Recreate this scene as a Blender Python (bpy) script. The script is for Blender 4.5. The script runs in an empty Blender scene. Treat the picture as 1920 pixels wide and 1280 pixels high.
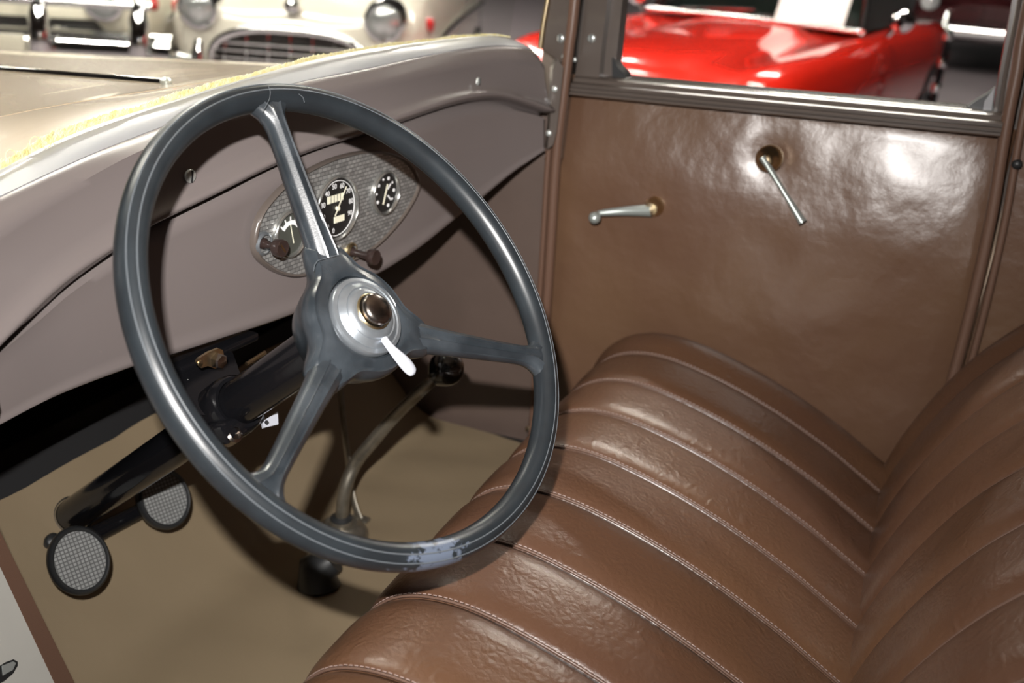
import bpy, bmesh, math, random
from mathutils import Vector as V, Matrix
random.seed(7)
sc = bpy.context.scene
C = sc.collection
H = 1.40                       # height of the lens above the showroom floor; all coordinates below are taken
                               # from the lens (x right across the car, y towards its nose, z up)
# ------------------------------------------------------------------ camera
R0 = V((0.40202812, -0.91329671, 0.06528791))     # camera right
R1 = V((-0.33271293, -0.21214372, -0.91885644))   # camera down
R2 = V((0.85303898, 0.347684, -0.38915336))       # camera forward
F = 1846.0
cd = bpy.data.cameras.new('camera'); cam = bpy.data.objects.new('camera', cd); C.objects.link(cam)
cd.sensor_width = 36.0; cd.lens = F / 1920 * 36; cd.clip_start = 0.02; cd.clip_end = 100
m = Matrix.Identity(4)
for i in range(3):
    m[i][0] = R0[i]; m[i][1] = -R1[i]; m[i][2] = -R2[i]
m[2][3] = H
cam.matrix_world = m
cd.dof.use_dof = True; cd.dof.focus_distance = 0.95; cd.dof.aperture_fstop = 5.0
sc.camera = cam
# ------------------------------------------------------------------ light
w = bpy.data.worlds.new('hall_air'); sc.world = w; w.use_nodes = True
w.node_tree.nodes['Background'].inputs[0].default_value = (0.9, 0.92, 1.0, 1)
w.node_tree.nodes['Background'].inputs[1].default_value = 0.02
fl = bpy.data.lights.new('camera_flash', 'AREA'); fl.shape = 'RECTANGLE'; fl.size = 0.018; fl.size_y = 0.012
fl.energy = 8.5; fl.spread = math.radians(95); fl.color = (1.0, 0.965, 0.93)
flash = bpy.data.objects.new('camera_flash', fl); C.objects.link(flash)
fm = m.copy(); fp = R0 * -0.038 + R1 * -0.095 + R2 * -0.01
fm[0][3] = fp.x; fm[1][3] = fp.y; fm[2][3] = fp.z + H
flash.matrix_world = fm
TUBE = 170.0                    # strength of the ceiling tubes
vs = sc.view_settings
vs.view_transform = 'Standard'; vs.look = 'None'; vs.gamma = 1.0; vs.exposure = 0.0; vs.use_curve_mapping = False

# ------------------------------------------------------------------ unprojection of photo pixels onto real planes
def ray(px, py):
    return R0 * ((px - 960) / F) + R1 * ((py - 640) / F) + R2
def on_x(px, py, X):
    r = ray(px, py); p = r * (X / r.x)
    if py < 0: p.z = .20          # uprights run on above the frame to the roof rail
    return p
def on_z(px, py, Z):
    r = ray(px, py); return r * (Z / r.z)
def on_plane(px, py, n, k):
    r = ray(px, py); return r * (k / r.dot(n))

# ------------------------------------------------------------------ mesh helpers
def add(o, label=None, cat=None, group=None, kind=None):
    if label: o['label'] = label
    if cat: o['category'] = cat
    if group: o['group'] = group
    if kind: o['kind'] = kind
    return o
def thing(name, label, cat, loc=(0, 0, 0), group=None):
    o = bpy.data.objects.new(name, None); C.objects.link(o); o.location = loc
    o.empty_display_size = 0.05
    return add(o, label, cat, group)
def link(name, me, mat, parent=None, smooth=40, label=None):
    o = bpy.data.objects.new(name, me); C.objects.link(o)
    if mat is not None: me.materials.append(mat)
    if smooth:
        me.shade_smooth(); me.set_sharp_from_angle(angle=math.radians(smooth))
    if parent is not None:
        o.parent = parent
        if parent.type == 'EMPTY': o.matrix_parent_inverse = Matrix.Translation(-V(parent.location))
    if label: o['label'] = label
    return o
class MB:
    def __init__(s): s.v = []; s.f = []
    def add(s, vs, fs):
        b = len(s.v); s.v += [tuple(x) for x in vs]; s.f += [tuple(i + b for i in f) for f in fs]; return s
    def grid(s, rows, close_u=False, close_v=False, cap=False):
        n = len(rows); k = len(rows[0]); vs = [p for r in rows for p in r]; fs = []
        for i in range(n if close_u else n - 1):
            for j in range(k if close_v else k - 1):
                a = i * k + j; b = i * k + (j + 1) % k; c = ((i + 1) % n) * k + (j + 1) % k; d = ((i + 1) % n) * k + j
                fs.append((a, b, c, d))
        if cap and close_v:
            fs.append(tuple(range(k - 1, -1, -1))); fs.append(tuple((n - 1) * k + j for j in range(k)))
        return s.add(vs, fs)
    def tube(s, path, rad, n=14, cap=True, squash=None, up=None):
        path = [V(p) for p in path]; rows = []
        if not hasattr(rad, '__len__'): rad = [rad] * len(path)
        up = V(up) if up else None; prev = None
        for i, p in enumerate(path):
            t = (path[min(i + 1, len(path) - 1)] - path[max(i - 1, 0)]).normalized()
            if up is not None: a = (up - t * up.dot(t)).normalized()
            elif prev is None:
                a = V((0, 0, 1)) if abs(t.z) < .8 else V((0, 1, 0)); a = (a - t * a.dot(t)).normalized()
            else: a = (prev - t * prev.dot(t)).normalized()
            prev = a; b = t.cross(a); sq = squash if squash else 1
            rows.append([p + a * math.cos(q) * rad[i] + b * math.sin(q) * rad[i] * sq for q in [2 * math.pi * j / n for j in range(n)]])
        return s.grid(rows, close_v=True, cap=cap)
    def lathe(s, o, ax, prof, n=32, cap=True):
        o = V(o); ax = V(ax).normalized(); a = V((0, 0, 1)) if abs(ax.z) < .8 else V((0, 1, 0))
        a = (a - ax * a.dot(ax)).normalized(); b = ax.cross(a)
        rows = [[o + ax * h + (a * math.cos(q) + b * math.sin(q)) * r for q in [2 * math.pi * j / n for j in range(n)]] for r, h in prof]
        return s.grid(rows, close_v=True, cap=cap)
    def prism(s, pts, d):
        pts = [V(p) for p in pts]; n = len(pts); d = V(d)
        return s.add(pts + [p + d for p in pts], [tuple(range(n - 1, -1, -1)), tuple(range(n, 2 * n))] + [(i, (i + 1) % n, n + (i + 1) % n, n + i) for i in range(n)])
    def box(s, c, size, M=None, bev=0.0):
        c = V(c); x, y, z = [q / 2 for q in size]; M = M or Matrix.Identity(3)
        if bev <= 0:
            vs = [c + M @ V((sx * x, sy * y, sz * z)) for sx in (-1, 1) for sy in (-1, 1) for sz in (-1, 1)]
            return s.add(vs, [(0, 1, 3, 2), (4, 6, 7, 5), (0, 4, 5, 1), (2, 3, 7, 6), (0, 2, 6, 4), (1, 5, 7, 3)])
        bm = bmesh.new(); bmesh.ops.create_cube(bm, size=1.0)
        for v in bm.verts: v.co = V((v.co.x * size[0], v.co.y * size[1], v.co.z * size[2]))
        bmesh.ops.bevel(bm, geom=bm.edges[:], offset=bev, segments=2, profile=.5, affect='EDGES')
        bm.verts.index_update()
        vs = [c + M @ v.co for v in bm.verts]; fs = [[v.index for v in f.verts] for f in bm.faces]; bm.free()
        return s.add(vs, fs)
    def build(s, name, mat, parent=None, smooth=40, label=None):
        me = bpy.data.meshes.new(name); me.from_pydata(s.v, [], s.f); me.validate(); me.update()
        bm = bmesh.new(); bm.from_mesh(me); bmesh.ops.recalc_face_normals(bm, faces=bm.faces[:]); bm.to_mesh(me); bm.free()
        return link(name, me, mat, parent, smooth, label)
def sheet(rows, thick):
    """a surface of points given real thickness: thick is an offset vector"""
    t = V(thick); n = len(rows); k = len(rows[0]); b = MB()
    b.grid(rows); back = [[p + t for p in r] for r in rows]; b.grid(back)
    o = n * k
    for j in range(k - 1):
        b.f.append((j, j + 1, o + j + 1, o + j)); e = (n - 1) * k
        b.f.append((e + j, e + j + 1, o + e + j + 1, o + e + j))
    for i in range(n - 1):
        b.f.append((i * k, (i + 1) * k, o + (i + 1) * k, o + i * k)); e = k - 1
        b.f.append((i * k + e, (i + 1) * k + e, o + (i + 1) * k + e, o + i * k + e))
    return b
def catmull(pts, n):
    """smooth curve through points, n samples per span"""
    pts = [V(p) for p in pts]; out = []
    for i in range(len(pts) - 1):
        p0 = pts[max(i - 1, 0)]; p1 = pts[i]; p2 = pts[i + 1]; p3 = pts[min(i + 2, len(pts) - 1)]
        for j in range(n):
            t = j / n
            out.append(0.5 * ((2 * p1) + (p2 - p0) * t + (2 * p0 - 5 * p1 + 4 * p2 - p3) * t * t + (3 * p1 - p0 - 3 * p2 + p3) * t ** 3))
    out.append(pts[-1]); return out
def lerp_at(pl, x, ax=0):
    """point of polyline pl at coordinate x on axis ax, extended linearly past its ends"""
    if x <= pl[0][ax]: a, b = pl[0], pl[1]
    elif x >= pl[-1][ax]: a, b = pl[-2], pl[-1]
    else:
        for i in range(len(pl) - 1):
            if pl[i][ax] <= x <= pl[i + 1][ax]: a, b = pl[i], pl[i + 1]; break
    t = (x - a[ax]) / ((b[ax] - a[ax]) or 1e-9)
    return V(a) + (V(b) - V(a)) * t
def interp(tab, x):
    if x <= tab[0][0]: return tab[0][1]
    for (a, fa), (b, fb) in zip(tab, tab[1:]):
        if x <= b: return fa + (fb - fa) * (x - a) / (b - a)
    return tab[-1][1]

# ------------------------------------------------------------------ materials
def mat(name, col, rough=.5, metal=0., spec=.5, coat=0., bump=None, var=None, trans=0., emit=None, sheen=0., coat_rough=.08):
    """bump: list of (kind, scale, strength, distance); var: (scale, other colour, amount)"""
    mt = bpy.data.materials.new(name); mt.use_nodes = True; nt = mt.node_tree; p = nt.nodes['Principled BSDF']
    p.inputs['Base Color'].default_value = (*col, 1); p.inputs['Roughness'].default_value = rough
    p.inputs['Metallic'].default_value = metal; p.inputs['Specular IOR Level'].default_value = spec
    p.inputs['Coat Weight'].default_value = coat; p.inputs['Coat Roughness'].default_value = coat_rough
    p.inputs['Transmission Weight'].default_value = trans
    if emit:
        p.inputs['Emission Color'].default_value = (*emit[0], 1); p.inputs['Emission Strength'].default_value = emit[1]
    tc = nt.nodes.new('ShaderNodeTexCoord')
    if var:
        nz = nt.nodes.new('ShaderNodeTexNoise'); nz.inputs['Scale'].default_value = var[0]; nz.inputs['Detail'].default_value = 4
        nt.links.new(tc.outputs['Object'], nz.inputs['Vector'])
        rp = nt.nodes.new('ShaderNodeValToRGB'); rp.color_ramp.elements[0].position = .35; rp.color_ramp.elements[1].position = .68
        rp.color_ramp.elements[0].color = (*col, 1)
        o = tuple(a + (b - a) * var[2] for a, b in zip(col, var[1])); rp.color_ramp.elements[1].color = (*o, 1)
        nt.links.new(nz.outputs['Fac'], rp.inputs['Fac']); nt.links.new(rp.outputs['Color'], p.inputs['Base Color'])
    last = None
    for kind, scale, st, dist in (bump or []):
        if kind == 'noise':
            t = nt.nodes.new('ShaderNodeTexNoise'); t.inputs['Scale'].default_value = scale; t.inputs['Detail'].default_value = 5; out = t.outputs['Fac']
        elif kind == 'cell':
            t = nt.nodes.new('ShaderNodeTexVoronoi'); t.feature = 'DISTANCE_TO_EDGE'; t.inputs['Scale'].default_value = scale; out = t.outputs['Distance']
        elif kind == 'wave':
            t = nt.nodes.new('ShaderNodeTexWave'); t.inputs['Scale'].default_value = scale; t.inputs['Distortion'].default_value = 0; out = t.outputs['Fac']
        elif kind == 'wrinkle':
            t = nt.nodes.new('ShaderNodeTexNoise'); t.noise_type = 'RIDGED_MULTIFRACTAL'; t.inputs['Scale'].default_value = scale; t.inputs['Detail'].default_value = 4; t.inputs['Distortion'].default_value = .6; out = t.outputs['Fac']
        nt.links.new(tc.outputs['Object'], t.inputs['Vector'])
        b = nt.nodes.new('ShaderNodeBump'); b.inputs['Strength'].default_value = st; b.inputs['Distance'].default_value = dist
        nt.links.new(out, b.inputs['Height'])
        if last: nt.links.new(last.outputs['Normal'], b.inputs['Normal'])
        last = b
    if last: nt.links.new(last.outputs['Normal'], p.inputs['Normal']); 
    return mt
M = {}
M['dash'] = mat('taupe_paint', (.146, .124, .120), .24, spec=.35)
M['dark_dash'] = mat('dark_taupe_paint', (.095, .078, .068), .28, coat=.4)
M['trim'] = mat('brown_grey_trim_paint', (.085, .068, .058), .26, coat=.5)
M['leather'] = mat('brown_leatherette', (.110, .058, .035), .34, spec=.5, coat=.25, coat_rough=.22,
                   bump=[('cell', 420, .12, .001), ('wrinkle', 22, .22, .0035), ('noise', 9, .5, .012)], var=(5, (.128, .072, .040), .8))
M['seat'] = mat('brown_seat_leather', (.080, .038, .022), .36, spec=.5, coat=.10, coat_rough=.25,
                bump=[('cell', 380, .12, .001), ('cell', 130, .22, .0022), ('wrinkle', 70, .26, .003), ('noise', 60, .12, .002)], var=(4, (.098, .048, .024), .8))
M['kick'] = mat('grey_brown_board', (.088, .062, .051), .42, bump=[('noise', 300, .08, .001), ('noise', 8, .3, .006)], var=(9, (.108, .076, .063), .7))
M['welt'] = mat('brown_welt', (.125, .07, .048), .35, bump=[('cell', 500, .15, .001)])
M['mat'] = mat('tan_rubber_mat', (.215, .165, .104), .5, spec=.35, bump=[('wave', 170, .10, .0006), ('noise', 6, .35, .012), ('noise', 250, .1, .0005)], var=(3, (.245, .188, .118), .8))
M['wheel'] = mat('slate_hard_rubber', (.012, .0145, .017), .33, spec=.55, bump=[('noise', 900, .10, .0004)], var=(40, (.018, .023, .027), .6))
M['spoke'] = mat('worn_slate_paint', (.013, .0165, .020), .27, spec=.7, coat=.25, coat_rough=.2, bump=[('noise', 700, .12, .0005)], var=(30, (.036, .043, .050), .8))
M['hub_metal'] = mat('worn_pot_metal', (.30, .33, .36), .34, metal=.8, bump=[('noise', 250, .1, .0006)], var=(60, (.42, .45, .48), .6))
M['rib'] = mat('worn_pale_rib', (.085, .095, .105), .4)
M['bezel'] = mat('dull_bright_bezel', (.45, .45, .43), .18, metal=.85)
def scuff(mt, px, r):
    # pale abraded paint: a patch with its own ragged shape at the bottom of the rim
    n0 = V((-0.13657588, -0.75746786, 0.63842734)); rr = ray(*px); c = rr * ((V((0.67353125, 0.40562977, -0.31154164)) + n0 * .010).dot(n0) / rr.dot(n0))
    nt = mt.node_tree; p = nt.nodes['Principled BSDF']; tc = nt.nodes.new('ShaderNodeTexCoord')
    vd = nt.nodes.new('ShaderNodeVectorMath'); vd.operation = 'SUBTRACT'; vd.inputs[1].default_value = c; nt.links.new(tc.outputs['Object'], vd.inputs[0])
    ln = nt.nodes.new('ShaderNodeVectorMath'); ln.operation = 'LENGTH'; nt.links.new(vd.outputs[0], ln.inputs[0])
    nz = nt.nodes.new('ShaderNodeTexNoise'); nz.inputs['Scale'].default_value = 110; nz.inputs['Detail'].default_value = 8; nz.inputs['Roughness'].default_value = .7; nt.links.new(tc.outputs['Object'], nz.inputs['Vector'])
    m1 = nt.nodes.new('ShaderNodeMath'); m1.operation = 'MULTIPLY_ADD'; m1.inputs[1].default_value = -1 / r; m1.inputs[2].default_value = 1.0; nt.links.new(ln.outputs['Value'], m1.inputs[0])
    m2 = nt.nodes.new('ShaderNodeMath'); m2.operation = 'MULTIPLY_ADD'; m2.inputs[1].default_value = 2.4; nt.links.new(nz.outputs['Fac'], m2.inputs[0]); nt.links.new(m1.outputs[0], m2.inputs[2])
    mr = nt.nodes.new('ShaderNodeMapRange'); mr.inputs[1].default_value = 1.55; mr.inputs[2].default_value = 1.68; nt.links.new(m2.outputs[0], mr.inputs[0])
    mx = nt.nodes.new('ShaderNodeMix'); mx.data_type = 'RGBA'; mx.inputs['B'].default_value = (.095, .115, .155, 1)
    old = p.inputs['Base Color'].links[0].from_socket; nt.links.new(old, mx.inputs['A']); nt.links.new(mr.outputs[0], mx.inputs['Factor']); nt.links.new(mx.outputs['Result'], p.inputs['Base Color'])
scuff(M['wheel'], (828, 1068), .047)
M['lever'] = mat('frosted_aluminium', (.50, .52, .58), .45, metal=.35)
M['nickel'] = mat('old_nickel', (.34, .30, .27), .22, metal=1.)
M['chrome'] = mat('bright_chrome', (.86, .87, .88), .07, metal=1.)
M['brass'] = mat('aged_brass', (.62, .50, .28), .3, metal=1., var=(120, (.5, .4, .3), .8))
M['handle'] = mat('grey_green_handle_metal', (.40, .44, .42), .35, metal=.55)
M['screw'] = mat('zinc_screw', (.55, .58, .56), .25, metal=.6)
M['black'] = mat('gloss_black_enamel', (.005, .005, .006), .14, spec=.35, bump=[('noise', 40, .12, .002)])
M['matte_black'] = mat('flat_black', (.010, .010, .011), .65)
M['rubber'] = mat('black_rubber', (.016, .017, .018), .42)
M['pad'] = mat('ribbed_pad_rubber', (.16, .165, .16), .55)
M['bakelite'] = mat('dark_brown_bakelite', (.028, .018, .016), .18, coat=.3)
M['knob'] = mat('black_ball_knob', (.006, .006, .006), .07, coat=.6)
M['rod'] = mat('worn_plated_rod', (.33, .30, .25), .38, metal=.85, var=(60, (.22, .20, .16), .8))
M['tan'] = mat('tan_car_paint', (.68, .55, .42), .25, coat=.7, coat_rough=.03)
M['jamb'] = mat('cream_jamb_paint', (.44, .43, .395), .35, coat=.3, var=(18, (.48, .47, .43), .6))
M['ledge'] = mat('pale_grey_channel', (.27, .27, .28), .3, coat=.2)
M['yellow'] = mat('yellowed_glass_edge', (.80, .70, .28), .35, bump=[('noise', 500, .8, .002)], var=(160, (.95, .90, .62), 1.))
M['dial'] = mat('black_dial', (.012, .012, .012), .4)
M['grey_dial'] = mat('grey_dial', (.055, .058, .05), .35)
M['cream'] = mat('cream_print', (.78, .76, .60), .5)
M['white'] = mat('white_print', (.80, .80, .80), .5)
M['stitch'] = mat('grey_pink_thread', (.22, .155, .135), .6)
M['seam'] = mat('brown_seam_cord', (.11, .064, .046), .4)
M['floor'] = mat('polished_grey_floor', (.30, .26, .28), .28, coat=.15, bump=[('noise', 3, .05, .01)], var=(2, (.36, .31, .33), .6))
M['hallwall'] = mat('dark_hall_wall', (.055, .055, .06), .8)
M['ceil'] = mat('hall_ceiling', (.03, .03, .03), .9)
M['lamp'] = mat('lit_tube', (.9, .9, .9), .5, emit=((1.0, .95, .84), TUBE))
M['fixture'] = mat('white_fixture', (.7, .7, .7), .5)
M['red'] = mat('red_car_paint', (.75, .022, .010), .22, coat=1., coat_rough=.02)
M['cream_car'] = mat('cream_car_paint', (.78, .73, .60), .25, coat=.9, coat_rough=.03)
M['ivory_car'] = mat('ivory_car_paint', (.74, .69, .60), .25, coat=.9, coat_rough=.03)
M['maroon'] = mat('maroon_car_paint', (.030, .006, .007), .2, coat=1., coat_rough=.03)
M['tyre'] = mat('tyre_rubber', (.014, .014, .015), .6)
M['paper'] = mat('white_card', (.85, .85, .83), .6)
M['lens'] = mat('red_marker_lens', (.5, .02, .02), .12, coat=.5)
M['headlamp'] = mat('headlamp_glass', (.75, .78, .78), .08, metal=.7, bump=[('wave', 60, .3, .004)])
M['cabin'] = mat('dark_car_cabin', (.02, .02, .02), .5)

def glass_mat(name, tint):
    mt = bpy.data.materials.new(name); mt.use_nodes = True; nt = mt.node_tree; nt.nodes.clear()
    o = nt.nodes.new('ShaderNodeOutputMaterial'); mx = nt.nodes.new('ShaderNodeMixShader'); tr = nt.nodes.new('ShaderNodeBsdfTransparent')
    gl = nt.nodes.new('ShaderNodeBsdfGlossy'); fr = nt.nodes.new('ShaderNodeFresnel'); ge = nt.nodes.new('ShaderNodeNewGeometry'); mr = nt.nodes.new('ShaderNodeMapRange'); mr.inputs[3].default_value = 1.35; mr.inputs[4].default_value = 1 / 1.35
    nt.links.new(ge.outputs['Backfacing'], mr.inputs[0]); nt.links.new(mr.outputs[0], fr.inputs[0])   # same reflectance on both faces of the pane
    tr.inputs[0].default_value = (*tint, 1); gl.inputs['Roughness'].default_value = .02
    nt.links.new(fr.outputs[0], mx.inputs[0]); nt.links.new(tr.outputs[0], mx.inputs[1]); nt.links.new(gl.outputs[0], mx.inputs[2]); nt.links.new(mx.outputs[0], o.inputs[0])
    return mt
M['glass'] = glass_mat('clear_glass', (.97, .98, .97))
M['dark_glass'] = glass_mat('car_glass', (.55, .60, .58))

def plate_mat():
    mt = mat('engine_turned_plate', (.5, .5, .5), .36, metal=.55); nt = mt.node_tree; p = nt.nodes['Principled BSDF']
    tc = nt.nodes.new('ShaderNodeTexCoord'); mp = nt.nodes.new('ShaderNodeMapping'); mp.inputs['Rotation'].default_value = (math.radians(-90), 0, 0)
    br = nt.nodes.new('ShaderNodeTexBrick'); br.inputs['Scale'].default_value = 54; br.inputs['Mortar Size'].default_value = .045; br.inputs['Mortar Smooth'].default_value = 1.
    br.inputs['Color1'].default_value = (.44, .44, .43, 1); br.inputs['Color2'].default_value = (.24, .24, .235, 1); br.inputs['Mortar'].default_value = (.11, .11, .11, 1)
    br.inputs['Brick Width'].default_value = .42; br.inputs['Row Height'].default_value = .25
    nt.links.new(tc.outputs['Object'], mp.inputs['Vector']); nt.links.new(mp.outputs['Vector'], br.inputs['Vector']); nt.links.new(br.outputs['Color'], p.inputs['Base Color'])
    b = nt.nodes.new('ShaderNodeBump'); b.inputs['Strength'].default_value = .6; b.inputs['Distance'].default_value = .0012
    nt.links.new(br.outputs['Color'], b.inputs['Height']); nt.links.new(b.outputs['Normal'], p.inputs['Normal'])
    return mt
M['plate'] = plate_mat()

def pad_mat():
    mt = mat('ribbed_pedal_rubber', (.30, .31, .30), .5); nt = mt.node_tree; p = nt.nodes['Principled BSDF']
    tc = nt.nodes.new('ShaderNodeTexCoord'); br = nt.nodes.new('ShaderNodeTexBrick'); br.offset = 0; br.inputs['Scale'].default_value = 100
    br.inputs['Mortar Size'].default_value = .09; br.inputs['Mortar Smooth'].default_value = .6; br.inputs['Brick Width'].default_value = .45; br.inputs['Row Height'].default_value = .45
    br.inputs['Color1'].default_value = (.22, .225, .22, 1); br.inputs['Color2'].default_value = (.18, .185, .18, 1); br.inputs['Mortar'].default_value = (.06, .06, .06, 1)
    nt.links.new(tc.outputs['Object'], br.inputs['Vector']); nt.links.new(br.outputs['Color'], p.inputs['Base Color'])
    b = nt.nodes.new('ShaderNodeBump'); b.inputs['Strength'].default_value = .7; b.inputs['Distance'].default_value = .001
    nt.links.new(br.outputs['Color'], b.inputs['Height']); nt.links.new(b.outputs['Normal'], p.inputs['Normal'])
    return mt
M['pad'] = pad_mat()

# ================================================================== showroom
def struct(o): o['kind'] = 'structure'; return o
GZ = -H
struct(MB().box((6, 0, GZ - .05), (40, 36, .1)).build('floor', M['floor']))
struct(MB().box((6, 0, 4.15), (40, 36, .1)).build('ceiling', M['ceil']))
struct(MB().box((26.05, 0, (4.1 + GZ) / 2), (.1, 36, 4.1 - GZ)).build('wall_right', M['hallwall']))
struct(MB().box((-14.05, 0, (4.1 + GZ) / 2), (.1, 36, 4.1 - GZ)).build('wall_left', M['hallwall']))
struct(MB().box((6, 18.05, (4.1 + GZ) / 2), (40, .1, 4.1 - GZ)).build('wall_front', M['hallwall']))
struct(MB().box((6, -18.05, (4.1 + GZ) / 2), (40, .1, 4.1 - GZ)).build('wall_back', M['hallwall']))
fix0 = None
for ix, x in enumerate((0.0, 4.2, 8.4, 12.6)):
    for iy, y in enumerate((0.6, 4.5, 9, 13)):
        if (x > 12 and y < 8) or (x < 8 and y > 8): continue
        if x < 1 and y < 4: x, y = 1.2, 2.6
        if fix0 is None:
            fix0 = thing('ceiling_light', 'long twin tube light fixture hanging under the showroom ceiling', 'ceiling light', (x, y, 3.6), 'ceiling lights of the showroom')
            ps = [MB().box((x, y, 3.6), (.34, 2.3, .06), bev=.01).build('housing', M['fixture'], fix0)]
            for s in (-1, 1):
                ps.append(MB().tube([(x + s * .09, y - 1.1, 3.545), (x + s * .09, y + 1.1, 3.545)], .028, 10).build('tube', M['lamp'], fix0))
            for s in (-1, 1):
                ps.append(MB().tube([(x, y + s * .8, 3.63), (x, y + s * .8, 4.1)], .008, 6).build('hanger', M['fixture'], fix0))
        else:
            r = fix0.copy(); C.objects.link(r); r.location = (x, y, 3.6)
            for q in ps:
                c = q.copy(); C.objects.link(c); c.parent = r; c.matrix_parent_inverse = q.matrix_parent_inverse

# ================================================================== dashboard rows (photo pixel -> point on the panel)
ND = V((0.087, 0.996, 0.0))
def kofs(X):
    d = 0.0
    if X > 1.22: d -= .05 * ((X - 1.22) / .25) ** 2
    if X < .74: d -= .035 * ((.74 - X) / .25) ** 2
    return d
def row(px, k):
    out = []
    for p in px:
        X = 1.0
        for _ in range(12): X = on_plane(p[0], p[1], ND, k + kofs(X)).x * .6 + X * .4
        out.append(on_plane(p[0], p[1], ND, k + kofs(X)))
    return out
PX = dict(
 glass=[(0, 317), (91, 270), (182, 233), (292, 197), (438, 153), (583, 113), (700, 91), (819, 75), (910, 67), (957, 71), (1019, 89)],
 ledge=[(0, 368), (109, 317), (219, 270), (400, 203), (547, 157), (700, 126), (800, 104), (914, 86), (983, 89), (1030, 106)],
 crease=[(0, 430), (130, 352), (273, 277), (420, 226), (560, 190), (700, 160), (800, 138), (900, 120), (985, 116), (1042, 132)],
 bead=[(0, 628), (100, 530), (200, 460), (273, 415), (401, 353), (510, 299), (602, 264), (680, 240), (753, 215), (855, 183), (928, 175), (983, 188), (1024, 203)],
 groove=[(0, 647), (73, 585), (128, 535), (213, 473), (279, 429), (401, 368), (510, 315), (602, 279), (680, 256), (753, 231), (855, 198), (928, 189), (983, 202), (1023, 216)],
 bottom=[(0, 796), (110, 741), (250, 688), (316, 668), (418, 635), (564, 584), (703, 517), (754, 487), (796, 458), (855, 410), (903, 372), (965, 321), (1036, 272)])
K = dict(glass=.775, ledge=.742, crease=.722, bead=.704, groove=.716, bottom=.712)
ROW = {k: row(PX[k], K[k]) for k in PX}
for k in ROW: ROW[k].sort(key=lambda p: p.x)
XS = [.40 + (1.432 - .40) * i / 90 for i in range(91)]
XEND = 1.452
def smooth_row(name):
    pl = catmull(ROW[name], 8); pl.sort(key=lambda p: p.x); return pl
SR = {k: smooth_row(k) for k in ROW}
def dash_pt(name, X): return lerp_at(SR[name], X)

dash = thing('dashboard', 'taupe painted metal dashboard panel with a raised horizontal bead', 'dashboard', (.97, .66, -.35))
prof_rows = []
for X in XS:
    g, l, c, b, gr, bo = [dash_pt(k, X) for k in ('glass', 'ledge', 'crease', 'bead', 'groove', 'bottom')]
    n = -ND
    r = []
    r.append(l + (g - l) * .25 + V((0, 0, -.004)))
    r.append(l + (c - l) * .04)
    r.append(l + (c - l) * .25 + n * .002)
    r.append(l + (c - l) * .60 + n * .002)
    r.append(c + n * .0015)
    r.append(c + (b - c) * .12)
    for t in (.3, .5, .7, .86): r.append(c + (b - c) * t - n * .002 * math.sin(math.pi * t))
    dz = (b - gr).length
    up = (b - gr).normalized()
    r.append(b + up * .005 + n * .0005)
    r.append(b + up * .002 + n * .0055)
    r.append(b - up * .002 + n * .0085)
    r.append(b - up * .006 + n * .0075)
    r.append(gr + up * .0040 + n * .0015)
    r.append(gr + up * .0020 - n * .0060)
    r.append(gr - up * .0030 - n * .0070)
    r.append(gr - up * .0050 - n * .0020)
    r.append(gr + (bo - gr) * .08 + n * .0008)
    for t in (.15, .3, .5, .7, .85): r.append(gr + (bo - gr) * t)
    r.append(gr + (bo - gr) * .92)
    r.append(gr + (bo - gr) * .94 + n * .0015)
    r.append(bo + (gr - bo) * .02 + n * .0015)
    r.append(bo - n * .001)
    r.append(bo - n * .02)
    prof_rows.append(r)
sheet(prof_rows, (0.003, .004, 0)).build('panel', M['dash'], dash, 60)
# windshield ledge strip
lr = []
for X in XS:
    g, l = dash_pt('glass', X), dash_pt('ledge', X)
    lr.append([g + V((0, .006, -.001)), g + (l - g) * .5 + V((0, 0, .001)), l + (g - l) * .02, l - V((0, -.001, .004))])
sheet(lr, (0, .004, -.006)).build('ledge_strip', M['ledge'], dash, 60, 'pale grey windshield ledge')
def screw(c, ax, r, parent, mt='screw', slot=True, name='screw'):
    ax = V(ax).normalized(); c = V(c)
    o = MB().lathe(c, ax, [(r, -.001), (r, .0006), (r * .85, .0016), (r * .5, .0023), (.0001, .0026)], 16, False).build(name, M[mt], parent, 60)
    if slot:
        a = V((0.15, .05, 1)); a = (a - ax * a.dot(ax)).normalized(); b = ax.cross(a)
        Mx = Matrix((b, a, ax)).transposed()
        MB().box(c + ax * .0024, (r * .28, r * 1.7, .0008), Mx).build('slot', M['matte_black'], o, 0)
    return o
for p in ((357, 330), (897, 153)):
    X = on_plane(p[0], p[1], ND, .712).x
    screw(on_plane(p[0], p[1], ND, .708 + kofs(X)), -ND, .0068 if p[0] < 500 else .0055, dash)

# ------------------------------------------------------------------ instrument panel
OUT = [(477.5, 458), (480, 432), (489, 404), (508, 376), (541, 343), (585, 317), (627, 298), (670, 287), (702, 285), (733, 289), (761, 303), (777, 322), (784, 341), (782, 357), (768, 385), (745, 418), (709, 456), (674, 480), (651, 491), (620, 503), (585, 512), (552, 516.5), (522, 509.5), (496, 493), (482, 477)]
KP = .7065
op = [on_plane(a, b, ND, KP) for a, b in OUT]
def closed(pts, n):
    q = [V(p) for p in pts]; k = len(q); out = []
    for i in range(k):
        p0, p1, p2, p3 = q[i - 1], q[i], q[(i + 1) % k], q[(i + 2) % k]
        for j in range(n):
            t = j / n
            out.append(0.5 * ((2 * p1) + (p2 - p0) * t + (2 * p0 - 5 * p1 + 4 * p2 - p3) * t * t + (3 * p1 - p0 - 3 * p2 + p3) * t ** 3))
    return out
oc = closed(op, 4); cen = sum(oc, V()) / len(oc)
nP = -ND
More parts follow.
